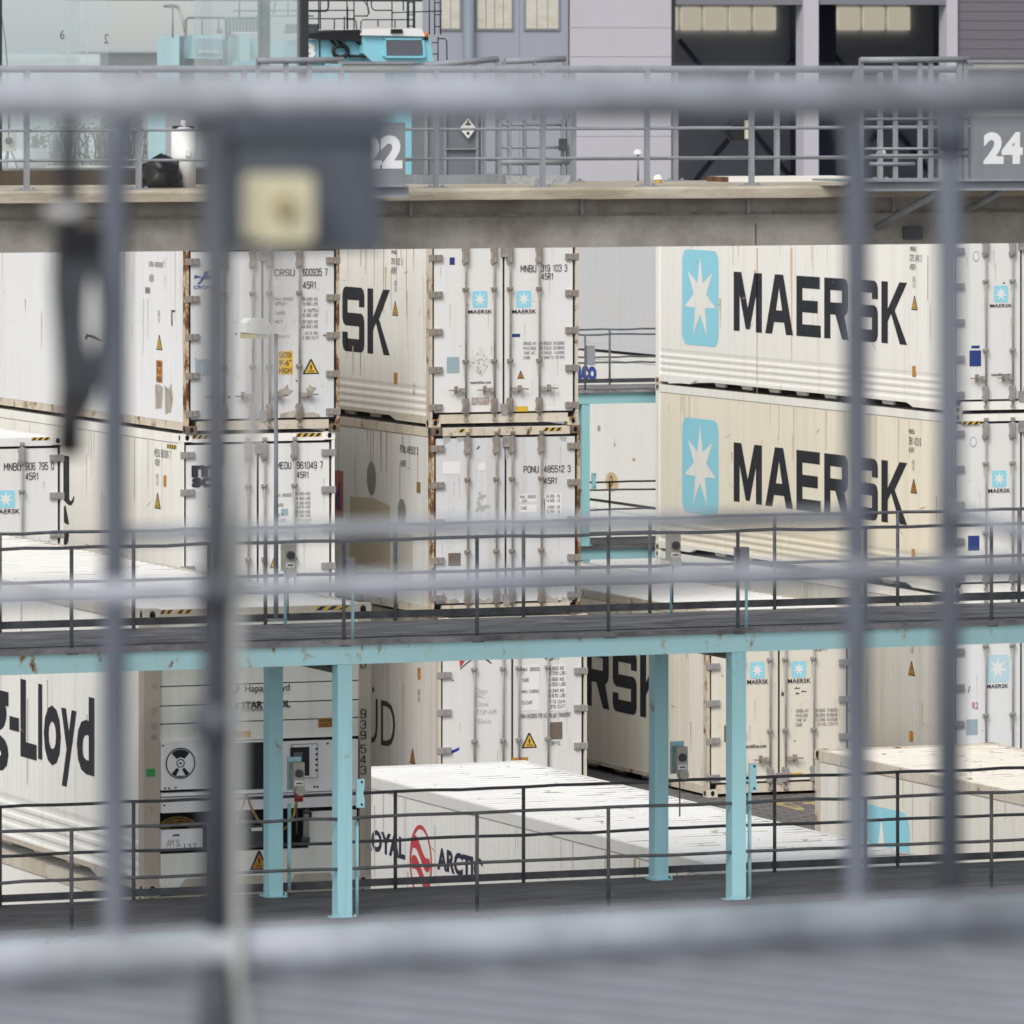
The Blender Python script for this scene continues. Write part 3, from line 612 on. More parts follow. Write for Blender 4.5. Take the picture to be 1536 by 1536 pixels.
c = c_c1 = Container('white container with red flag logo at ground level of the centre stack', 39.86, 103.95, 0, SUEDW, DIRTW, ROOFW, door=painted('paint_c1d', (.72, .71, .69), (.42, .4, .35), .25, .03, 23), rods=False)
c.text('lettering', [('SUDU 543210 5', 781, 958, 860, 969), ('45R1', 817.3, 979.5, 838, 990.5)], INK)
c.patch('sticker', WHITE, 780, 997, 809, 1066); c.patch('sticker', WHITE, 820, 997, 849, 1066)
c.text('data_lettering', [('MAX. GROSS', 782.3, 1001, 808.5, 1006.5), ('TARE', 782.3, 1017.5, 793, 1023), ('MAX CARGO', 782.3, 1034.5, 807.5, 1039.5), ('CU.CAP.', 782.3, 1051, 799, 1056.5), ('34.800 KG', 821, 999.5, 845.5, 1005), ('76.720 LBS', 821, 1007, 847.5, 1012.5), ('4.560 KG', 823, 1016, 845.5, 1021.5), ('10.050 LBS', 821, 1023.5, 847.5, 1029),
  ('30.240 KG', 821, 1033, 845.5, 1038.5), ('66.670 LBS', 821, 1040.5, 847.5, 1046), ('67.13 CU.M', 821, 1049.5, 847, 1055), ('2.370 CU.FT', 821, 1057, 848, 1062.5), ('MGW=34.000kg for UIC railway transport', 781, 1069.5, 855.5, 1076.5)], INK, bold=.008)
fn = c.dmap(683.5, 940, 738.5, 1004, 1); rb = MB()
rb.face([fn(u, v) for u, v in ((.12, .05), (.0, .9), (.45, .55), (.42, .35), (.3, .28))]); rb.face([fn(u, v) for u, v in ((.42, .35), (.45, .55), (.62, .9), (.75, .5), (.95, .12), (.72, .3))])
rb.build('flag_emblem', RED, c.root)
b = MB(); arc = [(.12+.85*k/12, .03+.26*math.sin(math.pi*(k/12)*.85)) for k in range(13)]
for k in range(12): b.face([fn(*arc[k]), fn(*arc[k+1]), fn(arc[k+1][0], arc[k+1][1]-.03), fn(arc[k][0], arc[k][1]-.03)])
b.build('emblem_arc', INK, c.root)
c.triangle(782.5, 1099, 805, 1122); c.patch('plate', PLATE, 825, 1083, 843.5, 1109); c.label(825, 1110.5, 842, 1118, m=WHITE, txt=['SERVICE'])
c.patch('sticker', mat('tape_blue', (.02, .02, .35), .5), 676, 1121, 689, 1131, poly=[(0, 0), (.95, .55), (1, 1), (.04, .5)]); c.label(768, 1136, 792, 1142, m=ORA)
c.text('scribble', [('Clean', 712, 1032, 730, 1040), ('VAC', 713, 1041, 726, 1047), ('Clox', 711, 1052, 732, 1059), ('TOP AIR', 714, 1064, 745, 1071), ('Shin', 716, 1078, 736, 1085)], INKF, bold=-.01)
b = MB(); put_text(b, 'HAMBURG SÜD', c.smap(367, 1012, 592, 1095, 0), -.004); b.build('side_lettering', mat('letter_brown', (.05, .045, .04), .6), c.root)
c.triangle(613.8, 1122.5, 622, 1145.5, True, ORA); c.label(625.5, 1001.5, 630, 1019, True, ORA); c.text('small_lettering', [('HEIGHT 2.9 m', 626, 1034, 629.5, 1052, 1)], INKG, True)

# single container right of the centre stack
c = c_d = Container('cream star-logo container standing alone on the paving right of the centre stack', 44.30, 103.93, 0, painted('paint_d', (.82, .78, .69), (.44, .38, .28), .45, .12, 24, edge=.7), RUSTF, ROOFW, door=painted('paint_dd', (.74, .69, .59), (.42, .37, .28), .25, .03, 25), cast=DIRTW, neck=True)
c.small_logo(1124.7, 992.7, 1146.8, 1017.5, 1120.5, 1019, 1152.5, 1026); c.small_logo(1187.3, 991.5, 1209, 1016, 1181.5, 1017.7, 1215.7, 1024.5)
c.text('lettering', [('45R1', 1221.5, 967.5, 1240, 976.5), ('maerskline.com', 1113, 1116, 1149, 1122)], INK)
c.text('data_lettering', [('GROSS WT.', 1194, 1063.5, 1213.5, 1068.5), ('PAYLOAD', 1194, 1070.5, 1211, 1075.5), ('TARE WT.', 1194, 1077.5, 1210, 1082.5), ('CUBE', 1194, 1084.5, 1203, 1089.5), ('34.000KG. 74.960LBS.', 1223, 1062.5, 1257, 1067.5), ('29.430KG. 64.890LBS.', 1223, 1069.5, 1257, 1074.5), ('4.570KG. 10.070LBS.', 1225, 1076.5, 1257, 1081.5), ('67.3 M3  2.376 FT3', 1227, 1083.5, 1256, 1088.5)], INKG)
c.label(1185, 1159, 1204, 1163.5, m=YEL); c.patch('plate', PLATE, 1086, 1088, 1094, 1113)
for q in ((1191, 1030.5, 1200, 1034.5), (1201, 1035.5, 1210, 1039), (1193, 1038, 1199, 1043), (1190.5, 1110, 1193.5, 1113.5), (1171.5, 1035, 1176, 1048)):
    c.patch('scuff', INK, *q, poly=[(0, .3), (.3, 1), (.6, .6), (1, .8), (.8, .2), (.4, .4)])
b = MB(); block_text(b, 'MAERSK', c.smap_m(8.78, 1.735, 1.03, 2.03, 0), .14); b.build('side_lettering', INK, c.root)

# right stack
ex, ey = 49.06, 105.2
c = c_e3 = Container('cream container with big logo and code 375 240 2, top of the right stack', ex, ey, 2, IVORY, IVORY, ROOFW, door=WHITEP, cast=DIRTW, ribs=True, neck=True)
c.big_logo(LOGOT)
c.text('side_code', [('MNBU', 1365, 369.5, 1373.5, 377), ('375 240 2', 1364.5, 382, 1382, 392), ('45R1', 1364.5, 396, 1373, 405)], INKG, True)
c.text('small_lettering', [('HEIGHT 2.9 m', 1368.5, 415, 1372.5, 431, 1)], INKG, True); c.triangle(1366.5, 443.5, 1375.6, 465, True); c.label(1367.5, 549, 1372.8, 565.5, True, ORA)
c.small_logo(1490.7, 428.3, 1512, 453.5, 1484.7, 455.8, 1518, 461)
c.text('lettering', [('maerskline.com', 1486.7, 559, 1516, 564)], INK); c.patch('sticker', NAVY, 1454, 525.5, 1471.5, 549.5); c.patch('sticker', NAVY, 1457, 518.3, 1469.3, 522.5)
def ring(c, x0, y0, x1, y1):
    f0, f1 = c.dmap(x0, y0, x1, y1, 0), c.dmap(x0, y0, x1, y1, 1); b = MB(); b.face([f0(u, v) for u, v in OVAL], 1); b.face([f1(.5+(u-.5)*.78, .5+(v-.5)*.78) for u, v in OVAL], 0); b.build('round_sticker', [WHITE, PLATEB], c.root)
ring(c, 1459, 376.5, 1469, 392.5)
c = c_e2 = Container('deep cream container with big logo and code 381 423 6, middle of the right stack', ex, ey, 1, CREAM2, IVORY, ROOFW, door=WHITEP, cast=DIRTW, rods=False, ribs=True, neck=True)
c.big_logo(LOGOT)
c.text('side_code', [('MNBU', 1363, 643.5, 1371.5, 651), ('381 423 6', 1363, 656, 1381, 668), ('45R1', 1363, 671, 1371, 679)], INKG, True)
c.text('small_lettering', [('HEIGHT 2.9 m', 1367.5, 690, 1371.5, 705, 1)], INKG, True); c.triangle(1365, 718.5, 1374.7, 740, True, ORA); c.label(1366.7, 823.5, 1371.5, 835.5, True, ORA)
c.small_logo(1488, 705.7, 1509.4, 730.8, 1482, 732.8, 1515.3, 739); ring(c, 1455, 655, 1464.8, 671); c.patch('sticker', NAVY, 1451.8, 803.5, 1469, 826); c.hazard(1442, 632, 1470, 636.8, 3)
c = c_e1 = Container('dull grey-sided container with faded logo at ground level of the right stack', ex, ey, 0, painted('paint_e1', (.66, .645, .6), (.38, .35, .29), .5, .05, 26), IVORY, ROOFW, door=painted('paint_e1d', (.76, .77, .78), (.45, .43, .4), .25, .02, 35), rods=False)
c.triangle(1361.5, 991.5, 1371.6, 1013.3, True, ORA); c.label(1363.3, 1096.5, 1369, 1112.5, True, ORA); c.text('small_lettering', [('HEIGHT 2.9 m', 1365, 962, 1370, 979, 1)], INKG, True)
c.small_logo(1479.7, 982, 1513.3, 1023, 1479.7, 1026, 1512.3, 1032, LOGOP); c.patch('plate', PLATEB, 1449, 1079, 1466.5, 1102.5); c.text('scribble', [('R2', 1458, 1053, 1467, 1063)], mat('pen_red', (.5, .15, .2), .6))
c.text('scribble', [('/', 1451, 1029, 1455, 1039)], INKG)

# -- near row: machinery ends towards the front rack
RA = Container('white container with red wave emblem and flat white roof, below the front rack', 30.17, 69.95, 0, painted('paint_ra', (.84, .835, .82), (.42, .4, .35), .22, .02, 27), WHITEP, painted('roof_ra', (.80, .80, .79), (.45, .41, .35), .28, .3, 30, .5, 1.5), end='reefer')
c = RA
b = MB()
for s, y0_, y1_ in (('ROYAL', 11.22, 9.84), ('ARCTIC', 8.8, 7.36)):
    b = MB(); put_text(b, s, c.smap_m(y0_, y1_, 2.02, 2.28, 0), .04); b.build('side_lettering', NAVYT, c.root)
fe = c.smap_m(9.70, 8.97, 1.62, 2.48, 0); em = MB(); N_ = 36
for k in range(N_):
    a0, a1 = 2*math.pi*k/N_, 2*math.pi*(k+1)/N_
    em.face([fe(.5+r_*math.cos(a), .5+r_*math.sin(a)) for r_, a in ((.5, a0), (.5, a1), (.445, a1), (.445, a0))])
for off in (.12, -.16):
    for k in range(12):
        q = []
        for u_, s_ in ((k/12, 0), ((k+1)/12, 0), ((k+1)/12, 1), (k/12, 1)):
            uu = .06+.88*u_; lim = math.sqrt(max(0, .44**2-(uu-.5)**2)); wv = .5+off-.16*math.sin((u_-.5)*5)*.9+(.09 if s_ == 0 else -.09)
            q.append(fe(uu, min(max(wv, .5-lim), .5+lim)))
        em.face(q)
em.build('wave_emblem', RED, c.root)

c_m = Container('cream container with half hidden blue logo at the lower right', 36.47, 70.0, 0, painted('paint_m', (.78, .75, .68), (.42, .37, .27), .3, .04, 28), DIRTW, ROOFR, end='reefer', cast=RUSTF)
c_m.big_logo(); [bpy.data.objects.remove(o) for o in list(c_m.root.children) if o.name.startswith('lettering')]
cl = Container('off-white container directly below the machinery-end container', 23.66, 70.02, 0, IVORY, DIRTW, ROOFW, end='reefer')
cl.hazard(232, 1346, 292, 1351, 6)
HL = Container('grey-white container showing its refrigeration machinery end, with round fan cover and black grille', 23.66, 70.0, 1, painted('paint_hl', (.87, .86, .82), (.46, .43, .37), .35, .02, 29), painted('paint_hlf', (.56, .5, .42), (.22, .17, .12), .6, .1, 31), painted('roof_hl', (.77, .76, .73), (.46, .42, .33), .45, .2, 32, .5, 1.5), end='reefer', ribs=True, neck=True)

for c_w, sd_ in ((c_cr, 3), (c_me, 5), (c_c3, 7), (c_c2, 9), (c_c1, 11), (c_d, 13), (c_e3, 15), (c_e2, 17), (c_e1, 19)):
    wear(c_w, sd_, 44 if sd_ in (9, 7) else 30, {17: (.70, .60, .42), 15: (.72, .67, .55), 3: (.62, .56, .46), 5: (.66, .61, .5)}.get(sd_, (.50, .44, .34)))
    door_wear(c_w, sd_+100, 40 if sd_ in (3, 9) else 20)
door_wear(c_mn, 77, 10); wear(RA, 23, 34, (.62, .58, .5)); wear(c_m, 25, 18, (.66, .6, .5)); 
for px in (1134, 1186):
    fr = c_e3.smap(px, 372, px+1.6, 598 if px == 1134 else 540, 0); MB_ = MB(); MB_.face([fr(u, v) for u, v in ((.3, 0), (.7, 0), (1, 1), (0, 1))]); MB_.build('rust_run', mat('run_orange', (.66, .44, .2), .8), c_e3.root)
roof_wear(RA, 31, 90); roof_wear(c_m, 33, 70); roof_wear(c_d, 35, 40)
# machinery end of the near container
c = HL
for q in ((240, 915, 259, 920.5), (266, 914.5, 288, 920), (473.5, 909, 525, 914.5)): c.hazard(*q, n=3 if q[0] > 400 else 2)
r = c.root; HY = 70.0
def hp(px, py): return ix(px, HY)-c.x, zz(py, ix(px, HY), HY)-c.z
def hbox(mb, x0, y0, x1, y1, d0, d1, m=0):
    a, zt = hp(x0, (y0)), None
    xm = (x0+x1)/2; xa, xb = hp(x0, y0)[0], hp(x1, y0)[0]; zt, zb = hp(xm, y0)[1], hp(xm, y1)[1]
    mb.box(xa, xb, d0, d1, zb, zt, m)
HLW = c.wall_m; MPAN = painted('machine_panel', (.92, .92, .93), (.45, .43, .4), .3, .05, 33)
for x0, x1 in ((-.004, .165), (W-.118, W+.004)): MB().box(x0, x1, -.004, .17, CASTH, H-CASTH).build('corner_post_cover', painted('paint_hlp', (.5, .45, .38), (.17, .12, .08), .7, .22, 34, .6, 9), r)
b = MB(); xl, xr = .168, W-.12
zs = [hp(380, y)[1] for y in (1110.5, 1082, 1055, 1026, 1000)]+[H-.14]
for k in range(5): b.box(xl, xr, .03, .09, zs[k]+.006, zs[k+1]-.006)
b.build('upper_panel', HLW, r)
MB().box(xl, xr, .05, .1, .1, H-.14).build('back_plate', DARK, r)
b = MB(); hbox(b, 240.5, 1111, 348, 1183, -.03, .06); hbox(b, 397, 1111, 536, 1187, -.02, .06); hbox(b, 240.5, 1184, 536, 1189, -.035, .06); hbox(b, 348, 1111, 397, 1113.5, -.02, .06)
hbox(b, 240.5, 1191, 536, 1213, -.07, .06)
for q in ((246, 1182), (252, 1182), (262, 1181), (334, 1117), (384, 1116), (490, 1115), (470, 1180), (475, 1180), (243, 1118), (243, 1200), (243, 1207)):
    hbox(b, q[0]-1.2, q[1]-1.2, q[0]+1.2, q[1]+1.2, -.078 if q[1] > 1190 else -.036, -.02, 1)
mp = b.build('machinery_panel', [MPAN, DARK], r)
fc = hp(269, 1144.5); RR = .158; b = MB(); FY = -.034
def sector(r0, r1, a0, a1, yy, m, n=10):
    for k in range(n):
        p = a0+(a1-a0)*k/n; q = a0+(a1-a0)*(k+1)/n
        b.face([(fc[0]+r_*math.sin(a), yy, fc[1]+r_*math.cos(a)) for r_, a in ((r0, p), (r0, q), (r1, q), (r1, p))], m)
sector(.145, RR, 0, 2*math.pi, FY-.002, 1, 32); sector(0.0, .145, 0, 2*math.pi, FY, 0, 24)
sector(.06, .14, -.75, .75, FY-.004, 1); sector(.06, .14, math.pi-.75, math.pi+.75, FY-.004, 1); sector(.035, .045, 0, 6.2832, FY-.006, 1, 16); sector(0, .012, 0, 6.2832, FY-.006, 1)
b.face([(fc[0]+u, FY-.008, fc[1]-.075+v) for u, v in ((-.05, -.05), (.05, -.05), (0, .04))], 0)
b.build('fan_cover', [MPAN, BLACK], mp)
b = MB(); hbox(b, 350, 1113.5, 397, 1184, .02, .05); b.build('condenser_grille', BLACK, r)
b = MB(); hbox(b, 432, 1112, 476.5, 1170, -.05, -.02, 0); hbox(b, 434.5, 1115, 474, 1167, -.056, -.05, 1); hbox(b, 435.5, 1116, 473, 1166, -.06, -.056, 0)
hbox(b, 432.5, 1120, 460.5, 1163, -.07, -.06, 2); hbox(b, 437, 1127.5, 450, 1138, -.074, -.07, 3)
for k in range(5): hbox(b, 470, 1121+k*8, 473.5, 1124+k*8, -.064, -.06, 2)
b.build('control_panel', [MPAN, INKG, BLACK, INKG], mp)
b = MB()
b.box(xl, xr, .045, .05, 0.16, .88, 1); hbox(b, 330, 1214, 446, 1272, .02, .045, 1); hbox(b, 365, 1238, 400, 1268, -.02, .02, 2); hbox(b, 376, 1241, 392, 1246, -.03, -.02, 0)
hbox(b, 446, 1216, 458, 1268, .0, .045, 1); hbox(b, 464, 1216, 536, 1272, .02, .045, 0); hbox(b, 462, 1218, 466, 1226, -.03, .02, 1)
b.build('compressor_bay', [HLW, DARK, GALVD], r)
b = MB(); p0, p1 = hp(457.5, 1214), hp(456.5, 1261); b.tube((p0[0], -.04, p0[1]), (p1[0], -.04, p1[1]), .032, 12); b.tube((p1[0], -.04, p1[1]+.04), (p1[0], -.04, p1[1]-.01), .045, 10, 1); b.tube((p0[0], -.04, p0[1]-.04), (p0[0], -.04, p0[1]+.0), .042, 10, 1)
b.path([(p0[0], -.04, p0[1]), (p0[0]+.03, -.05, p0[1]+.04), (p0[0]+.09, -.04, p0[1]+.03), (p0[0]+.09, -.02, p0[1]-.02)], .012, 6, 1)
b.build('receiver_tank', [STEEL, GALVD], r)
b = MB(); hbox(b, 240.5, 1243, 301, 1275, -.06, .02, 0); hbox(b, 256, 1250.5, 266, 1253.5, -.066, -.06, 1)
f0, f1 = hp(247, 1269), hp(268, 1258); put_text(b, 'AM SL', lambda u, v: (f0[0]+(f1[0]-f0[0])*u, -.064, f0[1]+(f1[1]-f0[1])*v), -.01, 1)
f2, f3 = hp(273, 1273), hp(292, 1264); put_text(b, '137', lambda u, v: (f2[0]+(f3[0]-f2[0])*u, -.064, f2[1]+(f3[1]-f2[1])*v), -.005, 1)
b.build('cable_box', [MPAN, INKG], r)
b = MB(); cc = hp(266, 1241)
for k in range(7):
    rx_ = .19-.012*k; rz = .10-.012*k; b.path([(cc[0]+rx_*math.cos(t), -.02-.012*(k % 3), cc[1]-.0+rz*abs(math.sin(t))*1.05-.01*(k % 2)) for t in [math.pi*j/14 for j in range(15)]], .011, 5)
b.build('cable_coil', mottled('cable_brown', (.24, .15, .045), (.1, .06, .02), (20, 20, 20)), r)
b = MB(); hbox(b, 240.5, 1275, 536, 1313, -.01, .05)
for q in ([(.16, 0), (.16, .17), (.46, .17), (.3, 0)], [(1.36, .0), (1.28, .17), (1.62, .17), (1.54, 0)], [(W-.3, 0), (W-.46, .17), (W-.12, .17), (W-.12, 0)]):
    b.prism([(x, z+.01) for x, z in q], lambda u, v: (u, -.005, v), lambda u, v: (u, .05, v))
b.build('base_panel', HLW, r)
DOORY_OLD = DOORY
DOORY = -.012                                  # decals below sit on the machinery panels
c.triangle(375, 1276, 402, 1304.5, m=ORA)
DOORY = .028
c.label(477, 1077, 500, 1091, m=ORA, txt=['HIGH', 'VOLT']); c.label(349, 1097, 376, 1106, m=YEL)
c.text('brand_lettering', [('Hapag-Lloyd', 367, 1026, 434, 1040.5)], INK, bold=.005)
c.text('brand_lettering', [('STAR COOL', 361.5, 1051, 435, 1062)], INK, bold=.03)
c.text('small_lettering', [('INTEGRATED', 361, 1062.5, 420, 1066.5)], INKG)
c.patch('emblem', INKG, 350, 1025, 360, 1039, poly=[(0, 0), (.7, 0), (1, .5), (.7, 1), (.3, 1), (.5, .5)]); c.patch('emblem', INKG, 350, 1052, 359, 1066, poly=[(.2, 0), (1, .4), (.6, 1), (0, .6)])
c.patch('sticker', mat('sticker_green', (.04, .33, .09), .5), 219.3, 1153, 232.5, 1165)
DOORY = -.006
its = [('U', 541, 991, 547.5, 1002)]+[(s, 541, 780+a/3, 548, 780+b_/3) for s, a, b_ in (('9', 850, 893), ('3', 900, 940), ('9', 947, 988), ('5', 1010, 1050), ('4', 1057, 1097), ('3', 1104, 1146))]+[('1', 543, 1176, 546, 1188)]
c.text('post_lettering', its, INK, bold=.025)
c.patch('sticker', mat('sticker_green2', (.04, .33, .09), .5), 219.3, 1153, 232.5, 1165)
its = [(s, 228, y0_, 233, y0_+10) for s, y0_ in (('U', 1022, ), ('2', 1062), ('9', 1084), ('8', 1100))]
c.text('post_lettering', its, INKF, bold=-.01)
DOORY = DOORY_OLD
b = MB()
for s, x0, x1, y0_, y1_ in (('g', -23, 11.5, 1034, 1156), ('-', 13, 27, 1075.5, 1096), ('L', 29.5, 53.5, 1021, 1137.5), ('l', 56, 62, 1026, 1139), ('o', 64.5, 90, 1058, 1148), ('y', 90.5, 113.5, 1064, 1181), ('d', 114, 140.3, 1044, 1161)): put_text(b, s, c.smap(x0, y0_, x1, y1_, 0), .03)
b.build('side_lettering', INK, c.root)

# two more rows: in front of the front rack, and beyond the rear rack
for k, px in enumerate((-205, 690, 1442)):
    Container(('container roof at the lower left edge, mostly hidden by the blurred rail', 'container roof in the middle, just below the front rack', 'container roof at the lower right edge, just below the front rack')[k],
              ix(px, 66.55), 66.55-L, 0, IVORY, DIRTW, ROOFR, detail=False, end='reefer', group=None)
XC, YC = 53.5, 120.5
c = Container('pale grey container beyond the rear rack, top of its stack', XC, YC, 2, PALEG, PALEG, ROOFW, end='reefer')
c = Container('white container with short blue lettering beyond the rear rack', XC, YC, 1, SEAW, SEAW, ROOFW, end='reefer')
b = MB(); yl, yr = iy(843, XC)-YC, iy(894.3, XC)-YC
z_ = zz(559.5, XC, iy(880, XC))-c.z; put_text(b, 'seaco', c.smap_m(yl, yr, z_-.145, z_+.145, 0), .05); b.build('brand_lettering', INKB, c.root)
b = MB(); fr = c.smap(908, 708, 926, 738, 0); f2 = c.smap(909, 710, 923, 731, 1)
OV2 = [(.5+.5*math.cos(2*math.pi*k/18), .5+.5*math.sin(2*math.pi*k/18)) for k in range(18)]
b.face([fr(.5+(u-.5)*(1+.15*math.sin(9*u)), v) for u, v in OV2], 0); b.face([f2(.5+(u-.5)*.42, .45+(v-.5)*.8) for u, v in OV2], 1); b.face([(f2(0, 0)[0]-.003, *f2(.5+(u-.5)*.22, .45+(v-.5)*.55)[1:]) for u, v in OV2], 0)
b.build('rust_ring', [mottled('rust_halo', (.55, .36, .14), (.72, .62, .45), (20, 20, 9), .4, .7), RUST], c.root)
b = MB(); fr = c.smap(919, 654, 924, 670, 0); b.face([fr(u, v) for u, v in ((.2, 0), (.5, .1), (1, .0), (.5, .3), (.55, 1), (.4, .4))]); fr = c.smap(895.5, 638, 900, 647, 0); b.face([fr(u, v) for u, v in OV2]); fr = c.smap(948, 687, 952, 692, 0); b.face([fr(u, v) for u, v in OV2])
b.build('rust_scar', mat('scar_tan', (.4, .32, .2), .8), c.root)
Container('pale container at ground level beyond the rear rack', XC, YC, 0, IVORY, IVORY, ROOFW, end='reefer')

# ---------------------------------------------------------------- reefer racks
PITCH = 4.19
ZF = (5.66, 2.95)
def post_mesh(h, m): return MB().tube((0, 0, -.05), (0, 0, h), .02, 6).box(-.06, .06, -.04, .04, -.05, -.035).mesh('post', m)
def rack(label, X0, Y0_, ks, teal, beam, cat='walkway rack'):
    X0 += .0
    r = thing('reefer_rack', label, cat, (X0, Y0_, 0)); YB = 2.0
    x0, x1 = ks[0]*PITCH-.8, ks[-1]*PITCH+.95
    for k in ks:
        for yy in (0, YB):
            if k == 2 and yy > 0: continue
            b = MB(); X = k*PITCH
            b.box(X, X+.15, yy, yy+.02, 0, 5.44 if yy == 0 else 5.5); b.box(X, X+.15, yy+.14, yy+.16, 0, 5.44); b.box(X+.062, X+.088, yy+.02, yy+.14, 0, 5.44)
            b.box(X+.0, X+.012, yy+.02, yy+.14, 0, 5.44)
            for z in (ZF[1], 0):
                b.box(X-.035, X+.185, yy-.035, yy+.19, z+.001, z+.014)
                for bx_ in (X-.02, X+.17): b.tube((bx_, yy-.03, z+.016), (bx_, yy-.03, z+.04), .014, 6)
            b.build('column', teal, r)
    for i, z in enumerate(ZF):
        for yy in (-.012, YB+.012):
            b = MB(); b.box(x0, x1, yy, yy+.15, z-.225, z-.035)
            b.build('beam', beam if yy < 0 else teal, r)
        for k in ks:
            MB().box(k*PITCH+.02, k*PITCH+.13, .165, YB-.002, z-.2, z-.05).build('cross_beam', teal, r)
        b = MB(); b.box(x0, x1, -.06, YB+.35, z-.03, z); b.box(x0, x1, -.075, -.06, z-.035, z+.018, 0); b.box(x0, x1, .32, .335, z, z+.012, 1)
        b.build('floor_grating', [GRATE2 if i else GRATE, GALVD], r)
        for yy in (.02, YB+.3):
            rl = MB()
            for h in (.98, .49):
                jr = random.Random(int(h*100)+i*7+int(yy*10)); nn = 40
                rl.path([(x0+(x1-x0)*k/nn, yy+jr.uniform(-.006, .006), z+h+jr.uniform(-.009, .007)) for k in range(nn+1)], .0165, 6)
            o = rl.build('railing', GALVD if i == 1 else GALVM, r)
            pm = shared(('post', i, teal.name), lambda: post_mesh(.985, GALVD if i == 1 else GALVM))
            n0, n1 = round((x0+.3)/(PITCH/3)), round((x1-.3)/(PITCH/3))
            for j in range(n0, n1+1):
                if i == 1 and yy < 1 and j % 3 == 0: continue
                if i == 1 and yy > 1 and j % 3 == 0: continue
                link('post', pm, o, (.07+j*PITCH/3, yy, z))
        MB().box(x0, x1, YB+.31, YB+.318, z+.03, z+.105).build('toe_board', GALVD, r)
    return r
GALVM = mottled('rail_grey', (.15, .16, .18), (.08, .085, .095), (5, 5, 5), .4, .65, .55)
FX, FY_ = ix(506.7, 67.0), 67.0
rk = rack('teal two-storey steel rack in the foreground row, with dark floors and black railings', FX, FY_, range(-1, 3), TEAL, TEALB)
RX = ix(872.8, 117.75)
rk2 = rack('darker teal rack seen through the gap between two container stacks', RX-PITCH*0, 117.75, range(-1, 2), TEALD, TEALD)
SOCK = mottled('socket_grey', (.42, .41, .36), (.3, .29, .25), (9, 9, 9), .45, .7, .5)
def socket(rack_, px, py, Y, scale=1.0, plug=False, plain=False):
    p = at(px, py, Y)-Vector(rack_.location)
    b = MB(); w_, h_ = .062*scale, .135*scale
    if plug or py > 1000: b.box(-w_*1.25, w_*1.1, .03, .05, -h_*1.1, h_*1.35, 1)
    q = [(-w_, -h_), (-w_, h_), (w_, h_), (w_, -h_)]
    b.prism([(x*.96, z) for x, z in q], lambda u, v: (u, -.09, v), lambda u, v: (u, .03, v))
    if not plain:
        b.box(-w_*.75, w_*.75, -.094, -.09, -h_*.72, -h_*.34, 2); b.box(-w_*.5, w_*.5, -.0955, -.094, -h_*.6, -h_*.48, 3)
        b.tube((0, -.15, -h_*1.05), (0, -.06, -h_*1.12), .05*scale, 12); b.tube((0, -.02, -h_-.02), (0, -.02, -h_-.45), .008, 6, 3)
    o = b.build('power_socket', [SOCK if not plain else GALV, teal_of(rack_), WHITE, GALVD], rack_, p)
    if not plain:
        d = MB().tube((0, -.112, h_*.2), (0, -.09, h_*.2), .042*scale, 16).tube((0, -.12, h_*.2), (0, -.112, h_*.2), .026*scale, 12)
        d.box(-.008, .008, -.13, -.12, h_*.2-.035, h_*.2+.035); d.build('dial', GALVD, o)
    if plug:
        MB().tube((0, -.08, -h_-.02), (0, -.08, -h_-.12), .045, 12).build('plug', mat('plug_red', (.3, .03, .03), .5), o)
    return o
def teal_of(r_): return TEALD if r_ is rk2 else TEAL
socket(rk, 431, 836, 69.1); socket(rk, 1008, 821, 69.1)
socket(rk, 444, 1163, 69.05, 1.0, True); socket(rk, 1018.5, 1139, 69.05)
socket(rk2, 884, 533, 117.8, 1.25, plain=True)
# socket pedestals and brackets of the rack
def tube_px(mb, x0, y0, x1, y1, Y, r_, n=8, m=0, org=Vector((0, 0, 0))): mb.tube(at(x0, y0, Y)-org, at(x1, y1, Y)-org, r_, n, m)
og = Vector(rk.location)
for px, y0_, y1_, Y in ((428, 850, 938, 69.1), (1007, 835, 921, 69.1), (529, 842, 966, 67.05), (1119.5, 820, 947, 67.05)):
    b = MB(); tube_px(b, px, y0_, px, y1_, Y, .016, 8, 0, org=og); b.build('socket_pole', TEAL, rk)
for px, py in ((523, 862), (1115, 845)):
    p = at(px, py, 67.03)-og; MB().box(-.065, .065, .0, .09, -.16, .16).build('socket_housing', GALV, rk, p)
for px, py, Y, rr in ((540.5, 1190, 67.06, rk), (1129.5, 1166, 67.06, rk), (891, 721.5, 117.81, rk2)):
    p = at(px, py, Y)-Vector(rr.location); s_ = .14
    b = MB(); b.prism([(-.04, -s_), (-.04, s_), (.045, s_), (.045, .06), (.03, .0), (.045, -.06), (.045, -s_)], lambda u, v: (u, 0, v), lambda u, v: (u, .02, v))
    for zz_ in (-.11, .11): b.tube((.015, -.006, zz_), (.015, .0, zz_), .012, 8, 1)
    b.build('bracket_plate', [teal_of(rr), DARK], rr, p)
for px, y0_, y1_ in ((1124.3, 1188, 1350), (535.3, 1232, 1372), (434, 1205, 1336)):
    b = MB(); Y = 67.1 if px != 434 else 69.1; tube_px(b, px, y0_, px, y1_, Y, .02, 8, 0, org=og); b.build('conduit', TEAL, rk)
for px, py, ang in ((476, 989, 1), (1058, 967, 1)):
    p = at(px, py+7, 67.9)-og
    b = MB(); b.prism([(-.06, -.03), (-.09, .02), (.09, .02), (.06, -.03), (0, -.055)], lambda u, v: (u, -.7, v+.0), lambda u, v: (u, .55, v))
    b.build('tube_light', mottled('lamp_grey', (.14, .14, .13), (.08, .08, .075), (6, 6, 6)), rk, p)
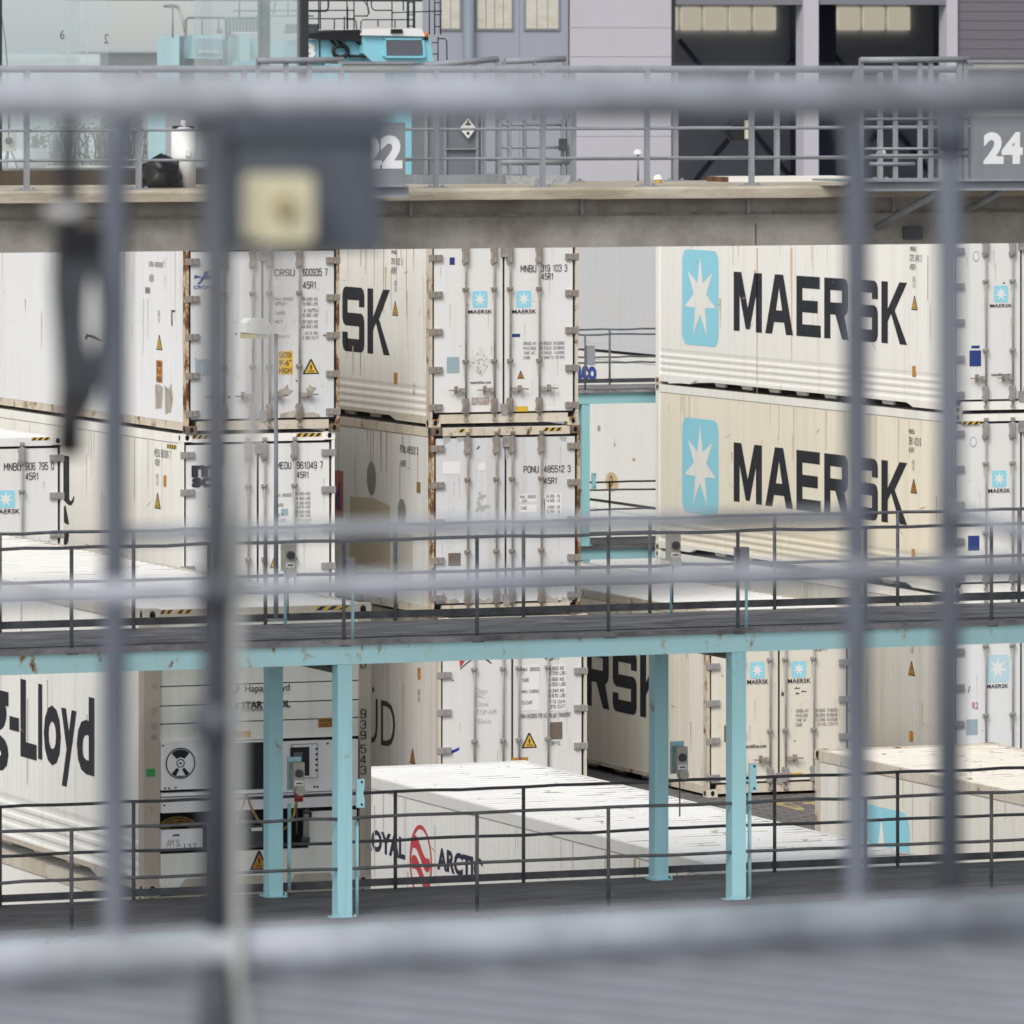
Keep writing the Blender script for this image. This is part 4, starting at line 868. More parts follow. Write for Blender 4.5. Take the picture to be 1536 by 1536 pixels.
# street lamp bolted to the rack floor
p = at(414, 931, 69.25)
sl = thing('flood_light', 'slim grey lamp pole with a small white lamp head, standing on the front rack', 'lamp post', p)
zt = at(414, 492, 69.25).z-p.z
MB().tube((0, 0, 0), (0, 0, zt), .026, 8, 0, .02).box(-.09, .09, -.09, .09, 0, .02).build('pole', GALV, sl)
b = MB(); b.prism([(-.36, -.04), (-.35, .06), (-.3, .1), (-.16, .1), (-.08, .04), (.08, .03), (.08, -.05), (-.16, -.06)], lambda u, v: (u, -.1, zt+v), lambda u, v: (u, .1, zt+v))
b.build('lamp_head', WHITE, sl); MB().box(-.35, -.12, -.09, .09, zt-.1, zt-.045).build('lens', mat('lens_yellow', (.6, .55, .3), .3), sl)
# power cable
pts = [at(x, y, 69.4 if x < 441 else 69.0) for x, y in ((352, 1238), (358, 1222), (366, 1205), (368, 1192), (371, 1192), (376, 1210), (386, 1228), (398, 1240), (412, 1245), (424, 1245), (433, 1238), (441, 1222), (444, 1204), (444.5, 1190))]
tag(MB().path(pts, .013, 6).build('power_cable', mottled('cable_yellow', (.42, .32, .06), (.25, .17, .05), (15, 15, 15))), 'yellow cable looping from the machinery end to the socket with the red plug', 'cable')

wear(HL, 27, 30, (.6, .55, .47)); roof_wear(HL, 37, 50)
# ---------------------------------------------------------------- ground
def paving():
    m = mat('paver_blocks', (.13, .125, .12), .85); nd, lk, p = nodes(m)
    tc = nd.new('ShaderNodeTexCoord'); br = nd.new('ShaderNodeTexBrick'); br.inputs['Scale'].default_value = 1.0
    br.inputs['Brick Width'].default_value = .42; br.inputs['Row Height'].default_value = .2; br.inputs['Mortar Size'].default_value = .022
    br.inputs['Color1'].default_value = (.2, .185, .18, 1); br.inputs['Color2'].default_value = (.15, .14, .138, 1); br.inputs['Mortar'].default_value = (.055, .05, .048, 1)
    lk.new(tc.outputs['Object'], br.inputs['Vector'])
    n = tex(nd, lk, (.25, .25, .25), (0, 0, 0), 1.0, 6, .65)
    lk.new(mix(nd, lk, ramp(nd, lk, n.outputs[0], .4, .7, 0, .55), br.outputs['Color'], (.09, .085, .082)), p.inputs['Base Color']); return m
g = MB(); g.face([(-1800, -300, 0), (1800, -300, 0), (1800, 2600, 0), (-1800, 2600, 0)]); structure(g.build('ground', paving()))
b = MB(); YM = mottled('marking_yellow', (.5, .4, .16), (.25, .21, .13), (2.5, 2.5, 2.5), .4, .62, .8)
def gp(px, py):
    D = F*HC/(py-Y0); X = (px-768)/F*D
    return (X*CS+D*SN, -X*SN+D*CS, .004)
for q in (((1157, 1205), (1178, 1203.5), (1180, 1205.5), (1165, 1207.5)), ((1165, 1207.5), (1172, 1206.6), (1200, 1212), (1196, 1215.5)), ((1196, 1215.5), (1200, 1212), (1207, 1213), (1205, 1216)), ((1178, 1203.5), (1186, 1204), (1207, 1213), (1200, 1212)), ((1202, 1204), (1222, 1203), (1222, 1206), (1206, 1206.5)), ((1213, 1206), (1226, 1205.5), (1236, 1209), (1230, 1210))):
    b.face([gp(*p) for p in q])
structure(b.build('road_marking', YM))

# ---------------------------------------------------------------- concrete footbridge across the yard
BY = 62.45
CONC = mottled('concrete', (.345, .33, .305), (.18, .165, .145), (1.3, 1.3, 1.3), .38, .66, .9, 0, .4)
CONCD = mottled('concrete_edge', (.50, .455, .375), (.31, .27, .2), (1.2, 2, 5), .36, .64, .9, 0, .3)
CONCJ = mat('joint_grey', (.1, .09, .08), .9)
ZD = at(814, 281, BY).z
br_ = thing('concrete_footbridge', 'grey concrete walkway beam with galvanised handrails crossing the top of the picture', 'footbridge', (22, BY, 0)); o0 = Vector((22, BY, 0))
bx0, bx1 = -14, 22
Z_e, Z_b = ZD-.105, at(768, 372.5, BY).z
b = MB(); xs = [bx0+(bx1-bx0)*k/140 for k in range(141)]; rr = random.Random(3)
row0, row1, row2, row3 = [], [], [], []
for x in xs:
    ch = .012*rr.random()+(.03 if rr.random() < .05 else 0)
    row0.append((x, 3.4, ZD)); row1.append((x, -.12+ch, ZD)); row2.append((x, -.135, ZD-.02-ch)); row3.append((x, -.13, Z_e-.006*rr.random()))
b.sheet([row0, row1, row2, row3]); b.box(bx0, bx1, -.13, 3.4, Z_e, ZD-.03); b.build('deck_slab', CONCD, br_)
MB().box(bx0, bx1, .12, 2.8, Z_b, Z_e).build('girder', CONC, br_)
b = MB(); zc = at(768, 322, BY+.1).z; b.box(bx0, bx1, .102, .118, zc-.012, zc+.012)
for k in range(130): x = bx0+.28*k; b.box(x, x+.012, .098, .104, zc-.022, zc+.022)
b.build('cable_conduit', mottled('conduit_grey', (.22, .205, .18), (.13, .12, .1), (6, 6, 6)), br_)
for px in (620, 877, 1127, 360, 100, 1345):
    x = ix(px, BY)-22; MB().box(x-.012, x+.012, .06, .085, zc, Z_e).build('hanger', GALV, br_)
b = MB()
for px in (1141,): x = ix(px, BY)-22; b.box(x-.006, x+.006, .114, .13, Z_b, zc-.1)
b.build('joint', CONCJ, br_)
for x in (-13, 21): MB().box(x-.5, x+.5, .4, 2.5, 0, Z_b).build('pier', CONC, br_)
def bposts(yy, pxs, h, parent):
    me = shared(('bpost',), lambda: MB().box(-.027, .027, -.008, .008, 0, 1.1).box(-.02, .02, -.03, -.008, 0, 1.08).box(-.1, .1, -.05, .05, 0, .012).box(-.075, -.05, -.03, -.0, .012, .03).box(.05, .075, -.03, -.0, .012, .03).mesh('post', GALV))
    for px in pxs: link('post', me, parent, (ix(px, BY+yy)-22, yy, ZD))
b = MB(); Z1, Z2, Z3 = at(814, 103.5, BY).z, at(814, 193.5, BY).z, at(814, 237.5, BY).z
b.tube((bx0, 0, Z1), (bx1, 0, Z1), .032, 10); b.tube((bx0, 0, Z2), (bx1, 0, Z2), .014, 6); b.tube((bx0, 0, Z3), (bx1, 0, Z3), .014, 6)
rl = b.build('handrail', GALV, br_); bposts(0, (-135, 40, 208, 366, 512, 653.7, 813.7, 970.3, 1127, 1283, 1438, 1590), 1.1, rl)
b = MB(); Z1b = Z1-.005; YB_ = 3.0
for z, r_ in ((Z1b, .03), (at(900, 192, BY+YB_).z, .014), (at(900, 238.5, BY+YB_).z, .014)): b.tube((ix(470, BY+YB_)-22, YB_, z), (bx1, YB_, z), r_, 8)
rl2 = b.build('handrail', GALV, br_); bposts(YB_, (747, 860, 1013, 1165, 1320, 1470), 1.1, rl2)

# service platforms with lane numbers, cantilevered from the bridge
PY = 61.55; GPAN = painted('panel_grey', (.21, .225, .245), (.13, .14, .15), .35, .03, 41, .5)
def pbox(mb, x0, y0, x1, y1, Y, d, m=0, org=Vector((0, 0, 0))):
    xm = (x0+x1)/2; a, b_ = ix(x0, Y), ix(x1, Y); zt, zb = zz(y0, ix(xm, Y), Y), zz(y1, ix(xm, Y), Y)
    mb.box(a-org.x, b_-org.x, Y-org.y, Y+d-org.y, zb-org.z, zt-org.z, m)
def platform(label, num, x0, x1, y0, y1, nx0, nx1, ny0, ny1, beam, posts, rails, canopy, braces):
    og = Vector((ix(x0, PY), PY, 10)); r = thing('service_platform', label, 'platform', og)
    b = MB(); pbox(b, x0, y0, x1, y1, PY, .03, 0, og); pp = b.build('number_panel', GPAN, r)
    b = MB(); Xa, Xb = ix(nx0, PY), ix(nx1, PY); za, zb = zz(ny0, (Xa+Xb)/2, PY), zz(ny1, (Xa+Xb)/2, PY)
    put_text(b, num, lambda u, v: (Xa+(Xb-Xa)*u-og.x, -.003, zb+(za-zb)*v-og.z), .05); b.build('numerals', painted('numeral_white', (.74, .75, .77), (.5, .5, .52), .25, 0, 43), pp)
    b = MB(); pbox(b, beam[0], beam[1], beam[2], beam[3], PY-.04, .06, 0, og); pbox(b, beam[0], beam[1], beam[2], beam[1]+3, PY-.1, 1.0, 0, og); pbox(b, beam[0], beam[3]-3, beam[2], beam[3], PY-.1, .1, 0, og); b.build('floor_frame', GALV, r)
    if rails:
        b = MB()
        for xa, ya, xb, yb, rad in rails: tube_px(b, xa, ya, xb, yb, PY, rad, 8, 0, og)
        ro = b.build('handrail', GALV, r)
        for px, ya, yb in posts:
            b = MB(); pbox(b, px-3, ya, px+3, yb, PY-.0, .03, 0, og); b.build('post', GALV, ro)
    if canopy:
        b = MB(); tube_px(b, canopy[0]+6, canopy[1]+6, canopy[2]-6, canopy[1]+6, PY+.02, .032, 8, 0, og); pbox(b, canopy[0], canopy[1]-2, canopy[2], canopy[1]+2, PY-.05, .3, 1, og); b.build('strip_lamp', [mat('lamp_white', (.72, .72, .7), .5), GALV], r)
    for xa, ya, xb, yb in braces:
        b = MB(); b.tube(at(xa, ya, BY+.1)-og, at(xb, yb, PY)-og, .034, 10); b.build('brace', GALV, r)
    return r
pf24 = platform('grey steel platform with white number 24 at the right edge of the bridge', '24', 1457, 1600, 176, 272, 1475, 1534, 198, 246, (1284, 269, 1620, 286),
   [(1293, 88, 272), (1344, 90, 268), (1381, 92, 268), (1397, 90, 268), (1440, 92, 270), (1449, 90, 270)],
   [(1290, 90, 1452, 89, .028), (1297, 136, 1452, 135, .012), (1297, 179, 1452, 178, .012), (1297, 223, 1452, 223, .012), (1305, 233, 1452, 233, .012), (1305, 246, 1372, 246, .018)], (1452, 92, 1640), ((1316, 341, 1404, 290), (1452, 314, 1500, 288)))
b = MB(); o24 = Vector(pf24.location); pbox(b, 1452, 106, 1610, 175, PY+.3, .03, 0, o24); b.build('back_panel', painted('panel_pale', (.5, .5, .5), (.4, .4, .4), .3, 0, 44), pf24)
b = MB(); pbox(b, 1356, 339, 1384, 359, BY+.08, .03, 0, o24); b.build('anchor_plate', GALVD, pf24)
pf22 = platform('grey steel platform with white number 22 beside the blurred control box', '22', 465, 608, 184, 278, 540, 603.5, 203, 253, (440, 278, 613, 297),
   [(388, 90, 278), (430, 92, 278), (465, 92, 184)], [(385, 91, 515, 90, .028), (385, 139, 465, 139, .012), (385, 225, 465, 225, .012)], (508, 94, 622), ((470, 345, 540, 296),))
# stair gate and cabinet on the deck
og = at(700, 262, BY+1.7); og.z = ZD
gt = thing('access_gate', 'galvanised frame gate with a kick plate standing on the bridge deck', 'gate', og)
b = MB()
for px in (751, 765, 788, 845, 853): pbox(b, px-2.2, 180, px+2.2, 272, BY+1.7, .04, 0, og)
for py in (187, 221, 243): tube_px(b, 751, py, 853, py, BY+1.72, .014 if py < 240 else .03, 8, 0, og)
b.build('gate_frame', GALV, gt); b = MB(); pbox(b, 760, 263, 855, 277, BY+1.66, .02, 0, og); b.build('kick_plate', mottled('galv_speckled', (.4, .41, .42), (.25, .26, .27), (14, 14, 14), .42, .58, .5), gt)
b = MB()
for q in ((636, 98, 747, 88.5), (757, 92, 848, 88)): tube_px(b, *q, BY+1.72, .03, 8, 0, og)
for px, ya in ((747, 90), (757, 92), (803, 92), (848, 90)): pbox(b, px-2.5, ya, px+2.5, 180, BY+1.7, .03, 0, og)
b.build('stair_rail', GALV, gt)
b = MB(); pbox(b, 841, 208, 851, 226, BY+1.62, .05, 0, og); b.build('latch_box', GALVD, gt)
og = at(680, 268, BY+2.2); og.z = ZD
cb = thing('steel_cabinet', 'blue-grey steel cabinet with a white diamond sign on the bridge deck', 'cabinet', og)
b = MB(); pbox(b, 637, 150, 722, 262, BY+2.2, .35, 0, og); b.build('cabinet_body', painted('cabinet_grey', (.17, .19, .215), (.12, .13, .14), .3, .02, 45), cb)
b = MB(); pbox(b, 632, 262, 790, 279, BY+2.1, .5, 0, og)
for px in (640, 668, 716, 727): pbox(b, px-1.8, 150, px+1.8, 262, BY+2.17, .03, 0, og)
pbox(b, 668, 222, 715, 224.5, BY+2.16, .03, 0, og)
b.build('base_frame', GALV, cb)
b = MB(); dc = at(702, 192.5, BY+2.15)-og; s_ = .085
b.face([dc+Vector((u*s_, 0, v*s_)) for u, v in ((0, -1.15), (1, 0), (0, 1.15), (-1, 0))], 0); dd = dc+Vector((0, -.003, 0))
for u0, v0, u1, v1 in ((-.3, .35, .3, .55), (-.1, .6, .1, .85), (-.15, -.7, .15, -.4)): b.face([dd+Vector((u*s_, 0, v*s_)) for u, v in ((u0, v0), (u1, v0), (u1, v1), (u0, v1))], 1)
b.build('diamond_sign', [WHITE, INK], cb)
# loose things on the deck
p = at(243, 279.5, BY+1.0); p.z = ZD; rr = random.Random(5)
b = MB(); rows = []
for i in range(11):
    t = i/10; rad = (.185*(1-.1*t) if t < .75 else .17*(1-(t-.75)*3.4)); rows.append([(rad*(1+.16*rr.uniform(-1, 1))*math.cos(a), rad*.8*(1+.16*rr.uniform(-1, 1))*math.sin(a), max(.003, .3*t*(1+.08*rr.uniform(-1, 1)))) for a in [2*math.pi*k/22 for k in range(22)]])
for q in rows: q.append(q[0])
b.sheet(rows, 0, True); b.face([rows[-1][k] for k in range(22)])
tag(b.build('rubbish_bag', mat('black_plastic', (.012, .012, .013), .42, 0, .4), None, p), 'crumpled black plastic bag on the bridge deck beside a white cylinder', 'bag')
p = at(275, 279, BY+1.1); p.z = ZD
cy = thing('gas_cylinder', 'white upright cylinder with a valve cap on the bridge deck', 'cylinder', p)
b = MB(); zt = at(275, 197, BY+1.1).z-ZD; b.tube((0, 0, 0), (0, 0, zt), .112, 20); b.tube((0, 0, zt), (0, 0, zt+.04), .112, 20, 0, .05); b.build('tank', painted('tank_white', (.74, .74, .73), (.45, .42, .36), .3, .03, 46), cy)
b = MB(); b.tube((0, 0, zt+.03), (0, 0, zt+.1), .025, 10); b.box(-.1, .1, -.02, .02, zt+.02, zt+.05, 1); b.build('valve', [WHITE, BLACK], cy)
MB().box(-.02, .02, -.135, -.105, zt*.56, zt*.68).build('handle', WHITE, cy)
for px, py, pb, lab, Y in ((957, 230, 276, 'small white dome lamp on a thin stalk behind the middle of the bridge', BY+3.25), (1322, 229, 272, 'small white dome lamp on a stalk under the platform numbered 24', BY+3.25), (987, 268, 276, 'white dome lamp with a yellow base low on the bridge deck', BY+2.2)):
    p = at(px, pb, Y); p.z = ZD; hgt = at(px, py, Y).z-ZD
    d = thing('dome_lamp', lab, 'lamp', p, 'dome lamps on the bridge')
    b = MB(); n = 14; rows = []
    for i in range(5):
        a = math.pi/2*i/4; rows.append([(.045*math.cos(a)*math.cos(t), .045*math.cos(a)*math.sin(t), hgt+.04*math.sin(a)) for t in [2*math.pi*k/n for k in range(n+1)]])
    b.sheet(rows, 0, True); b.tube((0, 0, hgt-.012), (0, 0, hgt), .047, 14); b.build('dome', WHITE, d)
    MB().tube((0, 0, 0), (0, 0, hgt-.012), .012 if hgt > .1 else .04, 8).build('stalk', GALV if hgt > .1 else YEL, d)
p = at(1090, 276, BY+2.3); b = MB(); x1_ = ix(1277, BY+2.3)-p.x; p.z = ZD
b.box(0.02, x1_, 0, .5, .0, .05); b.box(0, .02, 0, .5, 0, .05, 1); tag(b.build('white_board', [painted('board_white', (.78, .77, .72), (.5, .45, .36), .25, .05, 47), RUST], None, p), 'long white board with a rusty end lying on the bridge deck', 'board')
p = at(1113, 196, BY+3.05)
fl = thing('work_light', 'dark round floodlight clamped to the rear bridge handrail', 'floodlight', p)
b = MB(); b.tube((-.05, -.06, .0), (-.05, .1, .0), .1, 18); b.box(-.16, .1, -.03, .08, .0, .16); b.build('lamp_body', BLACK, fl); b = MB(); b.box(.0, .07, -.09, -.06, -.08, .1); b.build('label_plate', mat('plate_buff', (.55, .52, .42), .6), fl)

# ---------------------------------------------------------------- glass screen at the left end of the bridge
def glassmat(name, tint, gl, col=(.8, .87, .88), veil=.0):
    m = bpy.data.materials.new(name); m.use_nodes = True; nd = m.node_tree.nodes; lk = m.node_tree.links; nd.remove(nd['Principled BSDF'])
    t = nd.new('ShaderNodeBsdfTransparent'); t.inputs[0].default_value = (*tint, 1); g_ = nd.new('ShaderNodeBsdfGlossy'); g_.inputs['Roughness'].default_value = .03; g_.inputs['Color'].default_value = (*col, 1)
    d_ = nd.new('ShaderNodeBsdfDiffuse'); d_.inputs[0].default_value = (.75, .79, .80, 1)
    x0 = nd.new('ShaderNodeMixShader'); x0.inputs[0].default_value = veil; lk.new(t.outputs[0], x0.inputs[1]); lk.new(d_.outputs[0], x0.inputs[2])
    x = nd.new('ShaderNodeMixShader'); x.inputs[0].default_value = gl; lk.new(x0.outputs[0], x.inputs[1]); lk.new(g_.outputs[0], x.inputs[2]); lk.new(x.outputs[0], nd['Material Output'].inputs[0]); return m
GLASS = glassmat('glass_tinted', (.91, .945, .95), .06, veil=.15); GLASSC = glassmat('glass_clear', (.95, .97, .97), .05, veil=.07)
GYA, GYB = BY+2.9, BY+4.3
og = at(230, 275, GYA); og.z = ZD
gs = thing('glass_screen', 'tall pale green glass screen with dark posts at the left end of the bridge', 'glass wall', og)
top = 2.6
for x0, x1, Y, gm in ((3.5, 163, GYA, GLASS), (163.6, 247, GYA, GLASSC), (247.6, 391, GYA, GLASSC), (406, 451, GYA, GLASS), (291, 391, GYB, GLASS), (395, 455, GYB, GLASS), (-60, 120, GYB, GLASSC)):
    a, b_ = ix(x0, Y)-og.x, ix(x1, Y)-og.x; MB().box(a, b_, Y-og.y, Y-og.y+.012, .14, top).build('glass_pane', gm, gs)
DKF = mat('frame_dark', (.03, .032, .035), .5)
for x0, x1, Y, m in ((-1.5, 3, GYA, DKF), (393, 405, GYA, mottled('post_grey_green', (.26, .3, .31), (.2, .24, .25), (3, 3, 3))), (452, 463, GYA-.05, DKF)):
    a, b_ = ix(x0, Y)-og.x, ix(x1, Y)-og.x; MB().box(a, b_, Y-og.y, Y-og.y+.12, -.0, top+.1).build('post', m, gs)
b = MB(); a, b_ = ix(-90, GYA)-og.x, ix(463, GYA)-og.x; b.box(a, b_, -.03, .05, .0, .14); b.box(a, b_, GYB-og.y, GYB-og.y+.05, 0, .14); b.build('base_rail', mottled('base_brown', (.06, .052, .045), (.1, .075, .05), (3, 3, 3)), gs)
b = MB()
for s, px, py, h_ in (('6', 93, 52, 14), ('2', 159, 58, 14)):
    a, b_ = ix(px-3, GYA)-og.x, ix(px+3.5, GYA)-og.x; zt, zb = at(px, py-h_/2, GYA).z-ZD, at(px, py+h_/2, GYA).z-ZD
    if s == '2': a, b_ = b_, a
    put_text(b, s, lambda u, v: (a+(b_-a)*u, -.004, zb+(zt-zb)*v), .0)
b.build('etched_number', INKG, gs)
p = at(14, 262, GYA+.6); p.z = ZD
ct = thing('cable_reel_stand', 'black cable reel on a thin tripod behind the glass screen', 'reel stand', p)
b = MB(); zc = at(14, 211, GYA+.6).z-ZD; 
for q in ((-.09, .0), (.14, .0), (.02, .18)): b.tube((.01, .05, zc-.03), (q[0], q[1], 0), .009, 6)
b.tube((.02, .05, zc-.02), (.02, .05, zc+.34), .008, 6); b.build('tripod', GALV, ct)
b = MB(); b.tube((0, 0, zc), (0, .05, zc), .034, 16); b.build('reel', BLACK, ct); MB().box(-.06, .08, .03, .06, zc-.1, zc+.09).build('back_plate', mat('plate_pale', (.6, .6, .58), .6), ct)
MB().path([at(0, 0, GYA+.5)-p, at(3, 30, GYA+.5)-p, at(8, 60, GYA+.5)-p, at(11, 98, GYA+.5)-p, at(13, 205, GYA+.5)-p], .006, 5).build('hanging_cable', BLACK, ct)
# ---------------------------------------------------------------- hangar
SY = 175.0; ZT = at(900, -14, SY).z
HXo = ix(640, SY); og = Vector((HXo, SY, 0))
hg = thing('hangar', 'large pale grey metal hangar with two open dark doorways', 'building', og)
LAV = painted('cladding_lavender', (.50, .495, .535), (.4, .4, .43), .2, .0, 51, .5, .6); BLU = painted('cladding_blue_grey', (.34, .36, .415), (.27, .28, .32), .2, 0, 52, .5, .6); LOUV = painted('cladding_dark', (.155, .15, .17), (.12, .12, .13), .2, 0, 53, .5, .6)
def wall_px(name, x0, x1, m, d=.0, y0=None, y1=None, th=.3, seams=()):
    b = MB(); a, b_ = ix(x0, SY+d)-HXo, ix(x1, SY+d)-HXo
    zt = ZT if y0 is None else at((x0+x1)/2, y0, SY+d).z; zb = 0 if y1 is None else at((x0+x1)/2, y1, SY+d).z
    zs_ = [zb]+[at((x0+x1)/2, s, SY+d).z for s in seams]+[zt]
    for k in range(len(zs_)-1): b.box(a, b_, d, d+th, zs_[k]+(.012 if k else 0), zs_[k+1])
    if seams: b.box(a, b_, d+.03, d+th+.02, zb, zt-.01)
    return b.build(name, m, hg)
wall_px('wall', 640, 779, BLU, .1); wall_px('wall', 779.6, 855, BLU, .1); wall_px('wall', 855, 1007, LAV, 0, seams=(300, 205, 135, 85.5, 42))
wall_px('wall', 1437, 1700, LOUV, 0, seams=tuple(range(270, -10, -14)))
wall_px('door_column', 1205.5, 1228, LAV, -.1, th=.5); wall_px('door_column', 1420.5, 1436.5, LAV, -.1, th=.5); wall_px('door_jamb', 1007.5, 1013, DKF, -.02)
MB().tube((ix(703, SY)-HXo, -.02, 0), (ix(703, SY)-HXo, -.02, ZT), .14, 12).build('downpipe', painted('pipe_blue', (.2, .23, .28), (.16, .18, .21), .3, 0, 54), hg)
WINP = mottled('window_frosted', (.62, .6, .52), (.52, .49, .41), (1.5, 1.5, 3), .4, .65, .35)
for x0, x1 in ((663, 691), (717, 769), (790, 839)):
    b = MB(); a, b_ = ix(x0, SY)-HXo, ix(x1, SY)-HXo; zb = at((x0+x1)/2, 43, SY).z; b.box(a-.05, b_+.05, .06, .12, zb-.05, ZT)
    wf = b.build('window', mat('window_frame', (.25, .26, .29), .5), hg); b = MB(); n = max(2, round((b_-a)/.26))
    for k in range(n): b.box(a+(b_-a)*k/n+.012, a+(b_-a)*(k+1)/n-.012, .045, .06, zb, ZT)
    b.build('pane', WINP, wf)
INT = mat('interior_dark', (.84, .86, .92), .8); INTB = mat('interior_blue', (.2, .22, .32), .8)
dep_ = 14
LITW = mottled('glow_window', (.62, .59, .5), (.45, .41, .32), (5, 5, .3), .42, .6, .5); LITW.node_tree.nodes['Principled BSDF'].inputs['Emission Color'].default_value = (.72, .66, .52, 1); LITW.node_tree.nodes['Principled BSDF'].inputs['Emission Strength'].default_value = .38  # panes glow by emission, standing in for daylight from behind
for x0, x1, wins in ((1013, 1205.5, ((985, 1018), (1021, 1052.5), (1055, 1091.5), (1093.5, 1127), (1130, 1165))), (1228, 1420.5, ((1219, 1254), (1256, 1291), (1294, 1328), (1331, 1366)))):
    a, b_ = ix(x0, SY)-HXo, ix(x1, SY)-HXo; b = MB()
    a2, b2 = ix(x0-25, SY+dep_)-HXo, ix(x1+25, SY+dep_)-HXo
    b.face([(a2, dep_, 0), (b2, dep_, 0), (b2, dep_, ZT), (a2, dep_, ZT)]); b.face([(a, .3, 0), (a2, dep_, 0), (a2, dep_, ZT), (a, .3, ZT)]); b.face([(a, .3, ZT), (b_, .3, ZT), (b2, dep_, ZT), (a2, dep_, ZT)])
    b.face([(b_, .3, 0), (b2, dep_, 0), (b2, dep_, ZT), (b_, .3, ZT)], 1)
    xr_ = ix(x1-22, SY+dep_)-HXo; b.box(xr_, b2-.05, dep_-1.2, dep_-.1, 0, ZT-.1, 1)
    iw = b.build('interior', [INT, INTB], hg)
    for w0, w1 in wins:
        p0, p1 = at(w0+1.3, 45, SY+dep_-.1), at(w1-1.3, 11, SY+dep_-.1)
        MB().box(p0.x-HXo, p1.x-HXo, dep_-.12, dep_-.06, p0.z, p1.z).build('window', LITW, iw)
    b = MB(); b.box(a, b_, -.05, .25, at((x0+x1)/2, 7, SY).z, ZT); b.build('lintel', painted('lintel_grey', (.2, .2, .23), (.16, .16, .18), .2, 0, 55), hg)
    b = MB()
    for q in ((.1, .9), (.9, .1)):
        b.tube((a2+(b2-a2)*q[0], dep_-.3, at((x0+x1)/2, 60, SY+dep_).z), (a2+(b2-a2)*q[1], dep_-.3, at((x0+x1)/2, 300, SY+dep_).z), .07, 6)
    b.build('brace', INTB, hg)
MB().box(0, ix(1700, SY)-HXo, .35, 30, ZT, ZT+.3).build('roof', LOUV, hg)
# ---------------------------------------------------------------- straddle carriers
CABT = painted('machine_teal', (.25, .58, .68), (.2, .36, .4), .25, .02, 61, .4, 1.5); PIPE = mat('pipe_black', (.018, .022, .04), .5)
def _prism(s, poly, fn0, fn1, m=0):
    n = len(poly); b = len(s.v); s.v += [tuple(fn0(p)) for p in poly]+[tuple(fn1(p)) for p in poly]
    s.f.append(tuple(b+i for i in range(n))); s.f.append(tuple(b+n+i for i in range(n))[::-1]); s.m += [m, m]; s.sm += [False]*2
    for i in range(n): s.f.append((b+i, b+n+i, b+n+(i+1) % n, b+(i+1) % n)); s.m.append(m); s.sm.append(False)
def px_poly(mb, pts, Y, d, og, m=0):
    P = [at(x, y, Y)-og for x, y in pts]; _prism(mb, list(range(len(P))), lambda i: P[i], lambda i: P[i]+Vector((0, d, 0)), m)
CY = 141.0; og = Vector((ix(555, CY), CY, 0))
sc = thing('straddle_carrier', 'bright teal straddle carrier with cab, orange beacon and black ladders', 'straddle carrier', og)
b = MB(); px_poly(b, [(545, 53), (636, 54), (645, 60), (651, 94), (560, 94), (545, 80)], CY, 1.6, og); cab = b.build('cab', CABT, sc)
b = MB(); px_poly(b, [(579+54*u, 61+22*(1-v)) if True else 0 for u, v in rounded(.16)], CY-.05, .04, og); b.build('window', [mat('cab_glass', (.11, .11, .14), .08, 0, .6)], cab)
b = MB(); px_poly(b, [(576, 57), (636, 57.5), (636, 60), (576, 60)], CY-.06, .06, og); px_poly(b, [(576, 83.5), (637, 84), (636, 87), (580, 87)], CY-.1, .1, og); px_poly(b, [(576, 57), (579, 60), (580, 86), (577.5, 86)], CY-.06, .06, og); px_poly(b, [(633, 58), (636, 58), (639, 86), (635.5, 86)], CY-.06, .06, og); b.build('window_frame', CABT, cab)
b = MB(); px_poly(b, [(548, 43), (632, 42.5), (638, 54.5), (545, 53)], CY-.1, 1.8, og, 0); px_poly(b, [(587, 43.5), (604, 43.5), (604, 50), (587, 50)], CY-.14, .05, og, 1); b.build('cab_roof', [WHITE, BLACK], cab)
p = at(639, 55.5, CY)-og; b = MB(); b.tube(p, p+Vector((0, 0, .1)), .04, 12); b.tube(p+Vector((0, 0, -.06)), p, .05, 12, 1); b.build('beacon', [mat('beacon_orange', (.7, .18, .02), .3), BLACK], cab)
b = MB(); px_poly(b, [(464, 60), (545, 57), (545, 94), (464, 94)], CY+.3, 1.6, og); px_poly(b, [(479, 60), (480.5, 60), (480.5, 90), (479, 90)], CY+.28, .03, og, 1); eng = b.build('engine_housing', [CABT, PIPE], sc)
b = MB(); p0 = at(465, 88, CY+.27)-og; p1 = at(473, 64, CY+.27)-og; put_text(b, '3', lambda u, v: (p0.x-.13+(p1.x-p0.x+.13)*u, p0.y, p0.z+(p1.z-p0.z)*v), .05); b.build('numeral', WHITE, eng)
b = MB(); px_poly(b, [(463, 50), (500, 47), (550, 45), (549, 51), (543, 68), (538, 62), (520, 60), (515, 66), (508, 60), (463, 58)], CY+.1, .25, og); b.path([at(511+11*math.cos(t), 77+9*math.sin(t), CY+.2)-og for t in [2*math.pi*k/20 for k in range(21)]], .045, 6)
b.path([at(*q, CY+.2)-og for q in ((543, 62), (549, 70), (552, 80), (553, 90))], .05, 6); b.path([at(*q, CY+.2)-og for q in ((497, 60), (502, 66), (505, 70))], .03, 6); px_poly(b, [(528, 82), (551, 83), (551, 87), (528, 86)], CY+.05, .2, og); b.build('hydraulic_hoses', BLACK, sc)
b = MB(); px_poly(b, [(440, 36), (478, 36), (478, 46), (440, 46)], CY+1.0, .5, og); px_poly(b, [(455, 46), (550, 44), (550, 48), (455, 50)], CY+.2, 1.2, og); b.build('platform_deck', GALVD, sc)
b = MB()
